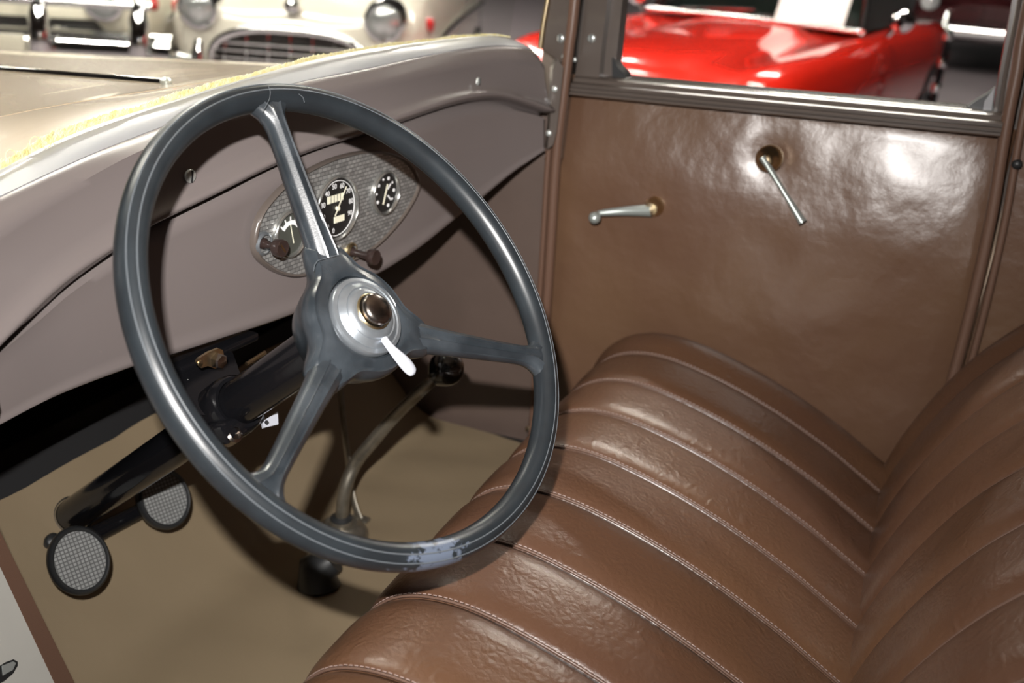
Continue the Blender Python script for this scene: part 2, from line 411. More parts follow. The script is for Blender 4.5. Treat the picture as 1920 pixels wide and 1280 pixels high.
inst = thing('instrument_panel', 'oval patterned metal instrument panel with three round gauges on the dashboard', 'instrument panel', tuple(cen))
MB().prism([cen + (p - cen) * .978 + nP * .0005 for p in oc], -nP * .006).build('plate', M['plate'], inst, 30)
rows = []
for s, h in ((1.022, -.004), (1.018, .001), (1.0, .0035), (.985, .003), (.972, .0005)):
    rows.append([cen + (p - cen) * s + nP * h for p in oc])
MB().grid(rows, close_v=True).build('rim', M['dark_dash'], inst, 60, 'dark raised rim of the oval')
UPP = V((0, 0, 1)); RTP = nP.cross(UPP); RTP = -RTP      # to the right as the driver sees it
def pl(c, a, b, h=0): return c + RTP * a + UPP * b + nP * h
def text_mesh(s, size, c, ang, h, name, mt, parent):
    cu = bpy.data.curves.new('t', 'FONT'); cu.body = s; cu.size = size; cu.align_x = 'CENTER'; cu.align_y = 'CENTER'; cu.extrude = .0001
    t = bpy.data.objects.new('t', cu); C.objects.link(t); dg = bpy.context.evaluated_depsgraph_get(); dg.update()
    me = bpy.data.meshes.new_from_object(t.evaluated_get(dg)); bpy.data.objects.remove(t); bpy.data.curves.remove(cu)
    ca, sa = math.cos(ang), math.sin(ang)
    for v in me.vertices:
        x, y, z = v.co; v.co = pl(c, x * ca - y * sa, x * sa + y * ca, h + z)
    me.materials.clear()
    return link(name, me, M[mt], parent, 0)
def gauge(name, px, r, label, dialm):
    c = on_plane(px[0], px[1], ND, KP - .001)
    o = MB().lathe(c, nP, [(r + .0034, -.002), (r + .0032, .003), (r + .0020, .0052), (r + .0006, .0055), (r - .0006, .0035), (r - .0012, .0012)], 40, False).build(name, M['bezel'], inst, 60, label)
    MB().lathe(c, nP, [(r * .97, .0005), (r * .97, .0012), (.0001, .0012)], 40, True).build('dial', M[dialm], o, 30)
    return c, o
def bar(c, pts, wd, h, name, mt, parent):
    a, b = V(pts[0] + (0,)), V(pts[1] + (0,)); d = (b - a).normalized(); n = V((-d.y, d.x, 0)) * wd / 2
    q = [a + n, b + n, b - n, a - n]
    return MB().prism([pl(c, p.x, p.y, h) for p in q], nP * .0004).build(name, M[mt], parent, 0)
# speedometer
rs = .0365
c, o = gauge('speedometer', (630, 390), rs, 'speedometer with black face and white numerals', 'dial')
for i, s in enumerate(('0', '10', '20', '30', '40', '50', '60', '70', '80', '90')):
    a = math.radians(92 - (i - 5.0) * 31.0 + 8)
    text_mesh(s, .0085, pl(c, math.cos(a) * rs * .74, math.sin(a) * rs * .74), 0, .0016, 'numeral', 'white', o)
arc = [pl(c, math.cos(q) * rs * .90, math.sin(q) * rs * .90, .0018) for q in [math.radians(-120 + 300 * i / 40) for i in range(41)]]
MB().tube(arc, .0005, 6).build('scale_ring', M['white'], o)
MB().box(pl(c, -.003, .0125, .0016), (.029, .0008, .0085), Matrix.Rotation(-.087, 3, 'Z')).build('odometer', M['cream'], o, 0, 'cream mileage window')
for i in range(4):
    MB().box(pl(c, -.003 + (i - 1.5) * .0058, .0125, .0021), (.0006, .0006, .0085), Matrix.Rotation(-.087, 3, 'Z')).build('drum_gap', M['grey_dial'], o, 0)
MB().box(pl(c, .004, -.0135, .0016), (.019, .0008, .0075), Matrix.Rotation(-.087, 3, 'Z')).build('trip_counter', M['cream'], o, 0, 'small cream trip window')
bar(c, ((-.006, -.008), (.0155, .0235)), .0016, .0032, 'needle', 'cream', o)
MB().lathe(pl(c, 0, 0), nP, [(.0026, .001), (.0026, .0042), (.0001, .0045)], 12, False).build('needle_boss', M['cream'], o)
# fuel gauge
rf = .0255
c, o = gauge('fuel_gauge', (721, 361), rf, 'small fuel gauge with black face and cream needle', 'dial')
for i in range(9):
    a = math.radians(210 - i * 35)
    MB().lathe(pl(c, math.cos(a) * rf * .72, math.sin(a) * rf * .72, 0), nP, [(.0016 if i % 2 else .0024, .001), (.0014 if i % 2 else .0022, .0018), (.0001, .0018)], 8, False).build('mark', M['white'], o)
bar(c, ((-.007, -.0135), (.002, .011)), .0030, .003, 'needle', 'cream', o)
bar(c, ((.004, -.004), (.011, -.011)), .0022, .002, 'pointer', 'white', o)
bar(c, ((.004, .004), (.010, .010)), .0020, .002, 'pointer', 'white', o)
# ammeter
ra = .0245
c, o = gauge('ammeter', (543, 438), ra, 'small ammeter with grey face and pale arc scale', 'grey_dial')
rows = [[pl(c, math.cos(q) * ra * s, math.sin(q) * ra * s - .002, .0018) for q in [math.radians(35 + 110 * i / 16) for i in range(17)]] for s in (.52, .72)]
sheet(rows, nP * .0004).build('arc_scale', M['white'], o, 0)
for i in range(5):
    a = math.radians(40 + i * 25); bar(c, ((math.cos(a) * ra * .72, math.sin(a) * ra * .72 - .002), (math.cos(a) * ra * .9, math.sin(a) * ra * .9 - .002)), .0016, .0018, 'tick', 'white', o)
bar(c, ((.003, -.011), (-.002, .0125)), .0011, .003, 'needle', 'cream', o)
# knobs
def pull_knob(base, head, r, label):
    b = on_plane(base[0], base[1], ND, KP); 
    L = .052
    h = b + nP * L
    # length chosen so that the head stands over the head pixel
    best = min((abs(((b + nP * q).dot(R0) / (b + nP * q).dot(R2)) * F + 960 - head[0]), q) for q in [i * .001 for i in range(10, 120)])
    L = best[1]
    o = MB().lathe(b, nP, [(r * .62, 0), (r * .58, .004), (r * .44, .006), (r * .40, .010), (r * .40, L - .006), (r * .55, L - .003)], 20).build('knob_shaft', M['bakelite'], inst, 50, label)
    MB().lathe(b, nP, [(r * .5, L - .005), (r * .86, L - .003), (r * .93, L), (r * .93, L + .0055), (r * .86, L + .007), (r * .7, L + .0066), (.0001, L + .0066)], 28).build('knob_head', M['bakelite'], o, 40)
    return b, L, o
b, L, o = pull_knob((492, 456), (522, 458), .0105, 'brown ignition switch knob')
MB().box(b + nP * (L + .0070), (.013, .001, .002), Matrix.Rotation(.9, 3, 'Y')).build('key_slot', M['brass'], o, 0)
MB().lathe(b, nP, [(.0135, -.001), (.013, .003), (.010, .005)], 24, False).build('escutcheon', M['hub_metal'], inst)
b, L, o = pull_knob((657, 471), (697, 472), .0105, 'brown pull knob below the fuel gauge')
MB().lathe(b, nP, [(.0115, -.001), (.011, .003), (.008, .005)], 24, False).build('escutcheon', M['brass'], inst)

# ================================================================== car body around the cabin
body = thing('car_body', 'tan antique car body with hood, cowl, pillars and brown cabin lining', 'car body', (1.0, .5, -H))
# cowl and hood
def zg(X): return dash_pt('glass', X).z
YH = [.0, .03, .08, .14, .20, .28, .38, .5, .65, .85, 1.05]
def hood_pt(X, dy):
    g = dash_pt('glass', min(max(X, .47), 1.45)); yaw = .14 * dy
    cx = .98
    d = (X - cx)
    over = max(0, abs(d) - .44)
    zh = -.200 - .080 * dy - .16 * max(0, abs(d) - .16) ** 2 - over * over * 26
    q = min(1, dy / .20); q = 1 - (1 - q) ** 1.6
    z = (g.z - .006 - over * over * 26) * (1 - q) + zh * q
    # the hood runs flat across its middle and rolls down to the sides
    return V((X - (X - cx) * .16 * dy + yaw, g.y + .008 + dy + .0 * d, z))
HX = [.36 + (1.60 - .36) * i / 60 for i in range(61)]
hood_rows = [[hood_pt(X, dy) for X in HX] for dy in YH if dy <= .14]
sheet(hood_rows, (0, 0, -.006)).build('cowl_top', M['tan'], body, 60)
hood_rows = [[hood_pt(X, dy) + V((0, .004 if dy == .14 else 0, 0)) for X in HX] for dy in YH if dy >= .14]
sheet(hood_rows, (0, 0, -.006)).build('hood', M['tan'], body, 60)
hp = [hood_pt(.98, d) + V((0, 0, .001)) for d in (.22, .24, .28, .38, .5, .65, .85, 1.05)]
hg = MB().tube(hp, .0055, 10).build('hood_hinge', M['chrome'], body)
MB().lathe(hood_pt(.98, .215) + V((0, 0, .002)), (0, 0, 1), [(.008, -.004), (.008, .003), (.005, .006), (.0001, .007)], 14, False).build('hinge_cap', M['screw'], hg)
# windshield: glass with a yellowed lower edge
def glass_up(X, h):
    g = dash_pt('glass', X); return g + V((0, -.10 * h, h))
gx = [.44 + (1.425 - .44) * i / 40 for i in range(41)]
wind = thing('windshield', 'clear windshield glass with a yellowed bubbly lower edge', 'windshield', tuple(dash_pt('glass', .95)))
rows = [[glass_up(X, h) for X in gx] for h in (0.001, .1, .25, .36)]
sheet(rows, (0, .005, 0)).build('pane', M['glass'], wind, 60)
yw = lambda X: interp([(.5, .0125), (.75, .009), (.95, .006), (1.4, .004)], X)
rnd = random.Random(3)
rows = [[], [], []]
for i in range(701):
    X = .44 + (1.425 - .44) * i / 700; hgt = yw(X) * (.72 + .25 * rnd.uniform(-1, 1) * rnd.random() + .2 * math.sin(X * 61) * math.sin(X * 23))
    for j, h in enumerate((0.0, hgt * .6, hgt)): rows[j].append(glass_up(X, h) + V((0, -.0012, 0)))
sheet(rows, (0, .0008, 0)).build('yellowed_edge', M['yellow'], wind, 60, 'cracked yellow delaminated glass edge')
for px, r in (((20, 292), .0052), ((66, 269), .006), ((86, 266), .0055), ((150, 243), .0062), ((107, 262), .0048)):
    X = on_plane(px[0], px[1], ND, .775).x; c = on_plane(px[0], px[1], ND, .773 + kofs(X))
    MB().tube([c + V((math.cos(q) * r, 0, math.sin(q) * r)) for q in [2 * math.pi * i / 24 for i in range(25)]], .0004, 5).build('bubble', M['yellow'], wind)

# right windshield pillar, door post, welts (all on the right side of the cabin)
XD = 1.50
YF, YR = .562, -.108
# body post: between windshield and door
def poly_x(pxs, X): return [on_x(a, b, X) for a, b in pxs]
post = poly_x([(1043, 300), (1049, 200), (1056, 120), (1017, 92), (1022, 50), (1031, 0), (1040, -50), (1092, -50), (1083, 0), (1072, 90), (1064, 170), (1052, 300)], 1.475)
MB().prism(post, (.07, .012, 0)).build('windshield_post', M['trim'], body, 30, 'brown grey windshield post')
MB().tube([on_x(a, b, 1.473) for a, b in ((1036, -50), (1027, 0), (1019, 45), (1013, 90))], .0045, 8).build('glass_channel', M['brass'], body, 60, 'dull gold glass channel edge')
for p in ((1051, 72), (1057, 106)):
    screw(on_x(p[0], p[1], 1.474), (-1, 0, 0), .0065 if p[1] < 90 else .004, body)
wl = [on_x(a, b, 1.468) for a, b in ((1086, -60), (1078, 0), (1067, 90), (1055, 190), (1046, 260), (1040, 330), (1034, 430), (1027, 540), (1018, 680), (1008, 830), (1002, 900))]
MB().tube(catmull(wl, 4), .0085, 10).build('door_welt', M['welt'], body, 60, 'brown leather welt along the door opening')
wl2 = [p + V((.006, .016, 0)) for p in wl[4:]]
MB().tube(catmull(wl2, 4), .005, 8).build('welt_bead', M['welt'], body, 60)
MB().box((1.565, .565, -.45), (.05, .09, .95)).build('hinge_post', M['dark_dash'], body, 0)
MB().box((1.565, -.115, -.45), (.05, .09, .95)).build('lock_post', M['dark_dash'], body, 0)
# dash end bracket with screws
eb = [dash_pt(k, XEND) for k in ('ledge', 'crease', 'bead', 'groove', 'bottom')]
eb = [on_x(a, b, 1.440) for a, b in ((1046, 112), (1056, 126), (1050, 190), (1044, 245), (1037, 272), (1026, 280), (1030, 240), (1034, 190), (1036, 130))]
MB().prism(eb, (.02, .012, 0)).build('end_flange', M['dark_dash'], dash, 30, 'dark folded end of the dashboard')
for p in ((1040, 167), (1029, 250)): screw(on_x(p[0], p[1], 1.439), (-1, -.1, 0), .0048, dash, slot=False)
# kick panel
rows = []
for i in range(9):
    t = i / 8; y = .565 + t * .48; x = 1.495 - .05 * t
    rows.append([V((x, y, z)) for z in (-.27, -.35, -.45, -.6, -.75, -.875)])
kp = sheet(rows, (.012, 0, 0)).build('kick_panel', M['kick'], body, 40, 'grey brown kick panel board')
for p in ((1025, 300), (1019, 407), (1014, 511), (988, 808)):
    r = ray(*p); q = r * (1.487 / r.x); screw(V((1.495 - .05 * (q.y - .565) / .48 - .001, q.y, q.z)), (-1, -.1, 0), .0062, kp, 'brass', slot=True)
# floor, toe board, firewall, outer sides, roof and rear: what closes the cabin
MB().box((.98, -.05, -.885), (1.06, 1.7, .03)).build('floor_pan', M['matte_black'], body, 0)
TOE = [(.755, -.862), (.925, -.672), (1.02, -.56)]
MB().prism([V((.46, .77, -.885)), V((.46, .960, -.660)), V((.46, .98, -.675)), V((.46, .80, -.91))], (1.04, 0, 0)).build('toe_board', M['matte_black'], body, 0)
MB().box((.98, 1.03, -.62), (1.06, .03, .52)).build('firewall', M['black'], body, 0)
MB().box((.98, .985, -.69), (1.04, .09, .02), Matrix.Rotation(.35, 3, 'X')).build('firewall_flange', M['black'], body, 0)
MB().box((1.53, .80, -.62), (.02, .52, .52)).build('cowl_side', M['tan'], body, 0)
MB().box((.505, .94, -.60), (.02, .40, .54)).build('cowl_side', M['tan'], body, 0)  # outer left side, added to block hall light from the footwell
MB().box((.98, -.10, .33), (1.2, 1.65, .04), bev=.015).build('roof', M['tan'], body)  # unseen roof slab, put in to keep hall light out of the cabin
MB().box((.98, .635, .19), (1.14, .05, .28), bev=.012).build('header_light_blocker', M['trim'], body)  # out of view, added to keep ceiling light off the backrest
MB().box((.98, -.93, -.30), (1.2, .04, 1.25), bev=.015).build('rear_wall', M['tan'], body)  # unseen back of the cabin, put in with the roof to block hall light
MB().box((.44, -.55, -.55), (.03, .76, .7), bev=.01).build('quarter_side', M['tan'], body)
MB().box((1.545, -.52, -.35), (.03, .82, 1.3), bev=.01).build('quarter_side', M['tan'], body)
MB().box((.44, .645, -.02), (.05, .05, .7), Matrix.Rotation(-.06, 3, 'X'), bev=.01).build('windshield_post', M['trim'], body)
# left jamb: cream post face, brown trim strip
a0 = V((.52, .70, -.54)); a1 = V((.52, .64, -.688)); dd = (a1 - a0)
J = lambda t: a0 + dd * t
def on_line_plane(px, n, p0): r = ray(*px); return r * (V(p0).dot(n) / r.dot(n))
nj = V((.30, -.92, .0)).normalized(); nj = (nj - dd.normalized() * nj.dot(dd.normalized())).normalized()
def jp(px): return on_line_plane(px, nj, a0)
MB().prism([jp((-25, 940)), jp((2, 1000)), jp((140, 1280)), jp((180, 1365)), jp((150, 1365)), jp((105, 1280)), jp((0, 1063)), jp((-50, 960))], -nj * .02).build('jamb_trim', M['welt'], body, 30, 'brown trim strip along the driver side door jamb')
MB().prism([jp((-60, 930)), jp((-2, 1058)), jp((102, 1280)), jp((140, 1365)), jp((-260, 1365)), jp((-260, 930))], -nj * .014).build('door_jamb', M['jamb'], body, 0, 'cream painted driver side door jamb')
sp = [jp(p) for p in ((-14, 1262), (-4, 1250), (10, 1241), (24, 1236), (32, 1240), (32, 1248), (24, 1262), (8, 1276), (-6, 1284), (-18, 1280))]
sl = MB().prism([p + nj * .0006 for p in sp], -nj * .002).build('latch_slot', M['matte_black'], body, 0, 'dark oval slot in the jamb')
MB().prism([jp(p) + nj * .0012 for p in ((2, 1248), (22, 1240), (28, 1243), (22, 1256), (4, 1266))], -nj * .002).build('latch_plate', M['screw'], sl, 0)

# ------------------------------------------------------------------ passenger door
door = thing('passenger_door', 'passenger door lined in brown leatherette with an open window above', 'door', (XD, .23, -.87))
ny, nz = 70, 60
rows = []
from mathutils import noise as NZ
for i in range(ny + 1):
    y = YR + .006 + (YF - YR - .014) * i / ny; r = []
    for j in range(nz + 1):
        z = -.885 + (.885 - .213) * j / nz
        top = min(1, max(0, (z + .40) / .165))               # the upper roll leans outwards
        edge = min((y - YR) / .05, (YF - y) / .05, 1); edge = max(edge, 0)
        puff = .010 * (1 - (1 - edge) ** 2)
        n1 = NZ.noise(V((y * 5.2, z * 6.0, 1.3))) * .0055 + NZ.noise(V((y * 13, z * 14, 4.1))) * .0022
        dimple = -.006 * math.exp(-(((y - .198 * 1.11) ** 2 + (z + .294) ** 2) / .0009))
        r.append(V((XD - puff - n1 * edge - dimple + .026 * top ** 1.5, y, z)))
    rows.append(r)
sheet(rows, (.02, 0, 0)).build('door_panel', M['leather'], door, 80, 'wrinkled brown leatherette panel')
# window garnish: ridged sill moulding
pr = [(a, b * .62) for a, b in [(.055, .030), (.010, .030), (.002, .028), (-.004, .023), (-.006, .015), (-.013, .013), (-.016, .010), (-.016, .007), (-.013, .005), (-.013, .003), (-.018, .001), (-.019, -.003), (-.015, -.005), (-.015, -.007), (-.020, -.009), (-.020, -.014), (-.014, -.018), (.010, -.018)]]
sa = on_x(1076, 163, 1.485); sb = on_x(1878, 238, 1.485)
rows = [[V((1.485 + a, sa.y + (sb.y - sa.y) * t, sa.z + (sb.z - sa.z) * t + b)) for a, b in pr] for t in (0, .25, .5, .75, 1)]
MB().grid(rows, close_v=True, cap=True).build('window_sill', M['trim'], door, 25, 'ridged brown grey window sill moulding')
zs = sa.z
for p in ((1373, 172),): screw(V((1.50, on_x(p[0], p[1], 1.5).y, zs + .0195)), (0, 0, 1), .004, door)
# front stile
fs = poly_x([(1075, 158), (1088, 90), (1098, 0), (1104, -60), (1147, -60), (1139, 0), (1128, 90), (1122, 156)], 1.488)
MB().prism(fs, (.05, 0, 0)).build('window_stile', M['trim'], door, 30)
fs = poly_x([(1122, 156), (1131, 90), (1142, 0), (1150, -60), (1176, -60), (1167, 0), (1158, 90), (1150, 150)], 1.51)
MB().prism(fs, (.03, 0, 0)).build('glass_run', M['dark_dash'], door, 30)
screw(on_x(1109, 72, 1.487), (-1, 0, 0), .0065, door); screw(on_x(1077, 112, 1.480), (-1, 0, 0), .004, door)
# rear stile with mouldings
def stile(pxs, X, d, mt, nm, lb=None): MB().prism(poly_x(pxs, X), (d, 0, 0)).build(nm, M[mt], door, 30, lb)
stile([(1862, 214), (1872, 150), (1888, 60), (1899, 0), (1910, -60), (1926, -60), (1914, 0), (1902, 60), (1885, 150), (1874, 222)], 1.51, .04, 'trim', 'window_stile')
stile([(1874, 226), (1885, 150), (1902, 60), (1914, 0), (1926, -60), (1934, -60), (1922, 0), (1910, 60), (1893, 150), (1882, 232)], 1.495, .05, 'dark_dash', 'stile_moulding')
MB().tube([on_x(a, b, 1.497) for a, b in ((1873, 226), (1884, 150), (1901, 60), (1913, 0), (1925, -60))], .0035, 8).build('stile_bead', M['trim'], door)
# header above the opening (closes the frame)
MB().box((1.515, .225, .20), (.05, .66, .05), bev=.008).build('window_header', M['trim'], door)
# rubber corner blocks
MB().prism(poly_x([(1147, 108), (1152, 116), (1160, 128), (1170, 138), (1174, 148), (1148, 146)], 1.50), (.03, 0, 0)).build('corner_rubber', M['rubber'], door, 30, 'black rubber corner block')
cb = MB().prism(poly_x([(1866, 165), (1862, 208), (1800, 206), (1815, 200), (1832, 188), (1850, 178)], 1.505), (.03, 0, 0)).build('corner_rubber', M['rubber'], door, 30, 'black rubber corner block')
MB().prism(poly_x([(1865, 164), (1858, 214), (1842, 212), (1846, 190)], 1.503), (.004, 0, 0)).build('corner_highlight', M['ledge'], cb, 30, 'pale painted highlight on the corner rubber')  # pale strip stands in for the bluish highlight on the rubber
# window crank
cb_ = on_x(1226, 388, 1.485)
cr = MB().lathe(cb_, (-1, 0, 0), [(.016, -.012), (.016, .0), (.013, .007), (.010, .012), (.010, .020), (.0001, .022)], 24, False).build('window_crank', M['brass'], door, 50, 'small nickel and brass window crank')
kb = on_x(1120, 403, 1.455)
pth = [cb_ + V((-.014, 0, -.002)), cb_ * .5 + kb * .5 + V((-.004, 0, .001)), kb + V((-.001, -.003, .004))]
MB().tube(catmull(pth, 5), [.0105 - .0058 * i / 10 for i in range(11)], 12).build('crank_arm', M['handle'], cr)
MB().tube([kb + V((0, -.003, .004)), kb + V((-.012, 0, -.001))], .0048, 10).build('crank_spindle', M['handle'], cr)
kc = on_x(1115, 408, 1.438)
MB().lathe(kc, (-1, 0, 0), [(.0001, -.0095), (.005, -.0085), (.0085, -.005), (.0098, 0), (.0085, .005), (.005, .0085), (.0001, .0098)], 20, False).build('crank_knob', M['handle'], cr)
# door handle
hb = on_x(1441, 298, 1.482)
dh = MB().lathe(hb, (-1, 0, 0), [(.020, -.012), (.020, .0), (.017, .006), (.013, .010), (.011, .020), (.008, .024), (.0001, .025)], 24, False).build('door_handle', M['brass'], door, 50, 'grey green lever handle on a brass rose')
he = on_x(1505, 416, 1.452)
h0 = hb + V((-.021, .006, .006)); pth = [h0, h0.lerp(he, .2), h0.lerp(he, .6), he]
MB().tube(catmull(pth, 5), [.0088, .0085, .0082, .0078, .0074, .0070, .0066, .0063, .0061, .0062, .0065, .0070, .0078, .0086, .0094, .0100], 12, squash=.62, up=(-1, 0, 0)).build('lever', M['handle'], dh, 50)
# rear welts and quarter trim (belong to the body)
wl = [on_x(a, b, 1.478) for a, b in ((1950, -120), (1925, 30), (1908, 130), (1892, 210), (1878, 290), (1860, 400), (1830, 540), (1800, 660), (1772, 760), (1745, 860))]
MB().tube(catmull(wl, 4), .008, 10).build('door_welt', M['welt'], body, 60, 'brown leather welt behind the door')
MB().tube([p + V((.004, -.018, 0)) for p in catmull(wl, 4)], .0055, 8).build('welt_bead', M['welt'], body, 60)
rows = []
for i in range(13):
    y = -.112 - .045 * i; r = []
    for j in range(17):
        z = -.85 + .60 * j / 16; r.append(V((1.492 - .008 * math.sin(min(1, i / 2) * math.pi / 2) - .003 * NZ.noise(V((y * 9, z * 9, 2))), y, z)))
    rows.append(r)
MB().box((1.505, -.40, -.06), (.02, .58, .40)).build('quarter_lining', M['welt'], body, 0)
sheet(rows, (.015, 0, 0)).build('quarter_trim', M['leather'], body, 60, 'brown leatherette panel behind the door')
bt = on_x(1907, 308, 1.478); MB().lathe(bt, (-1, 0, 0), [(.007, -.002), (.0068, .002), (.004, .0045), (.0001, .005)], 16, False).build('snap_button', M['rubber'], body, 60, 'black snap button')

# ------------------------------------------------------------------ seat
bench = thing('bench_seat', 'brown pleated leather bench seat behind the steering wheel', 'seat', (.93, .15, -.86))
CP = [(-.11, -.745), (-.07, -.722), (-.035, -.700), (.005, -.676), (.045, -.653), (.12, -.618), (.20, -.590), (.285, -.572), (.345, -.577), (.385, -.600), (.408, -.640), (.413, -.70), (.410, -.78), (.405, -.865)]
cprof = catmull([(0, a, b) for a, b in CP], 5)
def cush_pts(X, d):
    out = []
    for i, p in enumerate(cprof):
        t = (cprof[min(i + 1, len(cprof) - 1)] - cprof[max(i - 1, 0)]).normalized()
        n = V((0, -t.z, t.y)); n = n if True else -n
        f = 1.0
        out.append(V((X, p.y, p.z)) + n * d * f)
    return out
cushion = MB().prism([V((.449, p.y, p.z)) + V((0, 0, -.012)) for p in cprof[3:]] + [V((.449, -.095, -.865))], (.96, 0, 0)).build('cushion', M['seat'], bench, 40, 'pleated leather cushion')
SEAMX = [1.319 - .109 * k for k in range(9)]      # 1.319 ... 0.447
def pleat(name, x0, x1, fn, hgt, parent, mt, n=14):
    rows = []
    for i in range(n + 1):
        t = i / n; e = abs(2 * t - 1)
        rows.append(fn(x0 + (x1 - x0) * t, -.003 + hgt * (1 - e ** 4.5)))
    return sheet(rows, (0, 0, -.006)).build(name, M[mt], parent, 70)
for k in range(8):
    pleat('pleat', SEAMX[k + 1], SEAMX[k], cush_pts, .0085, cushion, 'seat')
# end roll next to the door
rows = []
for t in range(0, 13):
    q = t / 12; X = 1.319 + .118 * math.sin(q * math.pi / 2) ** 1.0 if q < 1 else 1.437
    d = -.003 + .013 * min(1, q * 3.5) * (1 - max(0, q - .3) / .7) - .05 * (max(0, q - .35) / .65) ** 2.2
    rows.append(cush_pts(X, d))
rows.append([p + V((0.004, 0, -.10)) for p in rows[-1]]); rows.append([V((p.x, p.y, -.86)) for p in rows[-1]])
MB().grid(rows).build('end_roll', M['seat'], cushion, 80, 'rounded end of the cushion beside the door')
for k in range(9):
    pts = cush_pts(SEAMX[k], .0002)[6:]
    MB().tube(pts, .0015, 6).build('seam', M['seam'], cushion, 80)
    # thread: short stitches along the seam
    mb = MB(); ln = [0]
    for a, b in zip(pts, pts[1:]): ln.append(ln[-1] + (b - a).length)
    s = 0
    while s < ln[-1] - .006 and ln[-1] > 0:
        i = max(j for j in range(len(ln)) if ln[j] <= s); u = (s - ln[i]) / max(1e-6, ln[min(i + 1, len(ln) - 1)] - ln[i])
        a = pts[i] + (pts[min(i + 1, len(pts) - 1)] - pts[i]) * u; d = (pts[min(i + 1, len(pts) - 1)] - pts[i]).normalized()
        off = V((.0012, 0, .0020)); mb.tube([a + off, a + off + d * .0036], .0007, 4); s += .0055
    o = mb.build('stitching', M['stitch'], cushion, 0); o['kind'] = 'stuff'

BP = [(-.030, -.80), (-.033, -.755), (-.044, -.70), (-.060, -.640), (-.088, -.570), (-.12, -.510), (-.155, -.463), (-.20, -.41), (-.245, -.34), (-.285, -.25), (-.31, -.16), (-.335, -.11), (-.38, -.09)]
bprof = catmull([(0, a, b) for a, b in BP], 5)
def back_pts(X, d):
    out = []
    for i, p in enumerate(bprof):
        t = (bprof[min(i + 1, len(bprof) - 1)] - bprof[max(i - 1, 0)]).normalized()
        out.append(V((X, p.y, p.z)) + V((0, t.z, -t.y)) * d)
    return out
backrest = MB().prism([V((.458, p.y, p.z)) + V((0, -.014, 0)) for p in bprof[2:]] + [V((.458, -.52, -.09)), V((.458, -.52, -.80))], (.95, 0, 0)).build('backrest', M['seat'], bench, 40, 'leaning pleated leather backrest')
BX = [1.335 - .110 * k for k in range(9)]
for k in range(8):
    pleat('pleat', BX[k + 1], BX[k], back_pts, .0130, backrest, 'seat')
rows = []
for t in range(0, 13):
    q = t / 12; X = 1.335 + .10 * math.sin(q * math.pi / 2)
    d = -.003 + .015 * min(1, q * 3.5) * (1 - max(0, q - .3) / .7) - .05 * (max(0, q - .35) / .65) ** 2.2
    rows.append(back_pts(X, d))
rows.append([p + V((.003, -.10, 0)) for p in rows[-1]])
MB().grid(rows).build('end_roll', M['seat'], backrest, 80)
for k in range(9):
    pts = back_pts(BX[k], .0002)
    MB().tube(pts, .0015, 6).build('seam', M['seam'], backrest, 80)

# ------------------------------------------------------------------ floor mat
fp_ = catmull([(0, .928, -.677), (0, .90, -.710), (0, .83, -.793), (0, .79, -.835), (0, .75, -.857), (0, .68, -.861), (0, .5, -.861), (0, .30, -.861), (0, .0, -.861)], 8)
rows = []
for i in range(41):
    X = .49 + (1.462 - .49) * i / 40; r = []
    for p in fp_:
        wv = .004 * NZ.noise(V((X * 6, p.y * 6, 3.0))) + .003 * math.sin(X * 23 + p.y * 9) * (1 if p.y > .6 else .4)
        r.append(V((X, p.y - wv * .5, p.z + abs(wv) * .8 + .002)))
    rows.append(r)
fmat = add(sheet(rows, (0, 0.003, -.004)).build('floor_mat', M['mat'], None, 80), 'tan ribbed rubber floor mat running up the toe board', 'floor mat')

# ------------------------------------------------------------------ steering wheel
wc = V((0.67353125, 0.40562977, -0.31154164)); wn = V((-0.13657588, -0.75746786, 0.63842734)).normalized()
wu = V((0, 0.64446624, 0.76463276)); wv_ = V((-0.99062961, 0.1044304, -0.08801855))
def W(r, a, h=0): return wc + (wu * math.cos(a) + wv_ * math.sin(a)) * r + wn * h
RW, RT = .2085, .0120
wheel = thing('steering_wheel', 'dark slate three spoke steering wheel with a pale metal hub', 'steering wheel', tuple(wc))
sec = [(math.cos(2 * math.pi * i / 40) * RT * .96, math.sin(2 * math.pi * i / 40) * RT * 1.05) for i in range(40)]
rows = [[W(RW + a, 2 * math.pi * i / 160, b) for a, b in sec] for i in range(160)]
rim = MB().grid(rows, close_u=True, close_v=True).build('rim', M['wheel'], wheel, 70, 'dark slate hard rubber rim with pale scuff at the bottom')
for q in (math.radians(50), math.radians(86)):
    MB().tube([W(RW + math.cos(q) * RT * .96, 2 * math.pi * i / 160, math.sin(q) * RT * 1.05) for i in range(161)], .0006, 6, cap=False).build('rib', M['rib'], rim, 80, 'fine pale moulded rib')
spang = [math.radians(-9.3), math.radians(-127.5), math.radians(110.3)]
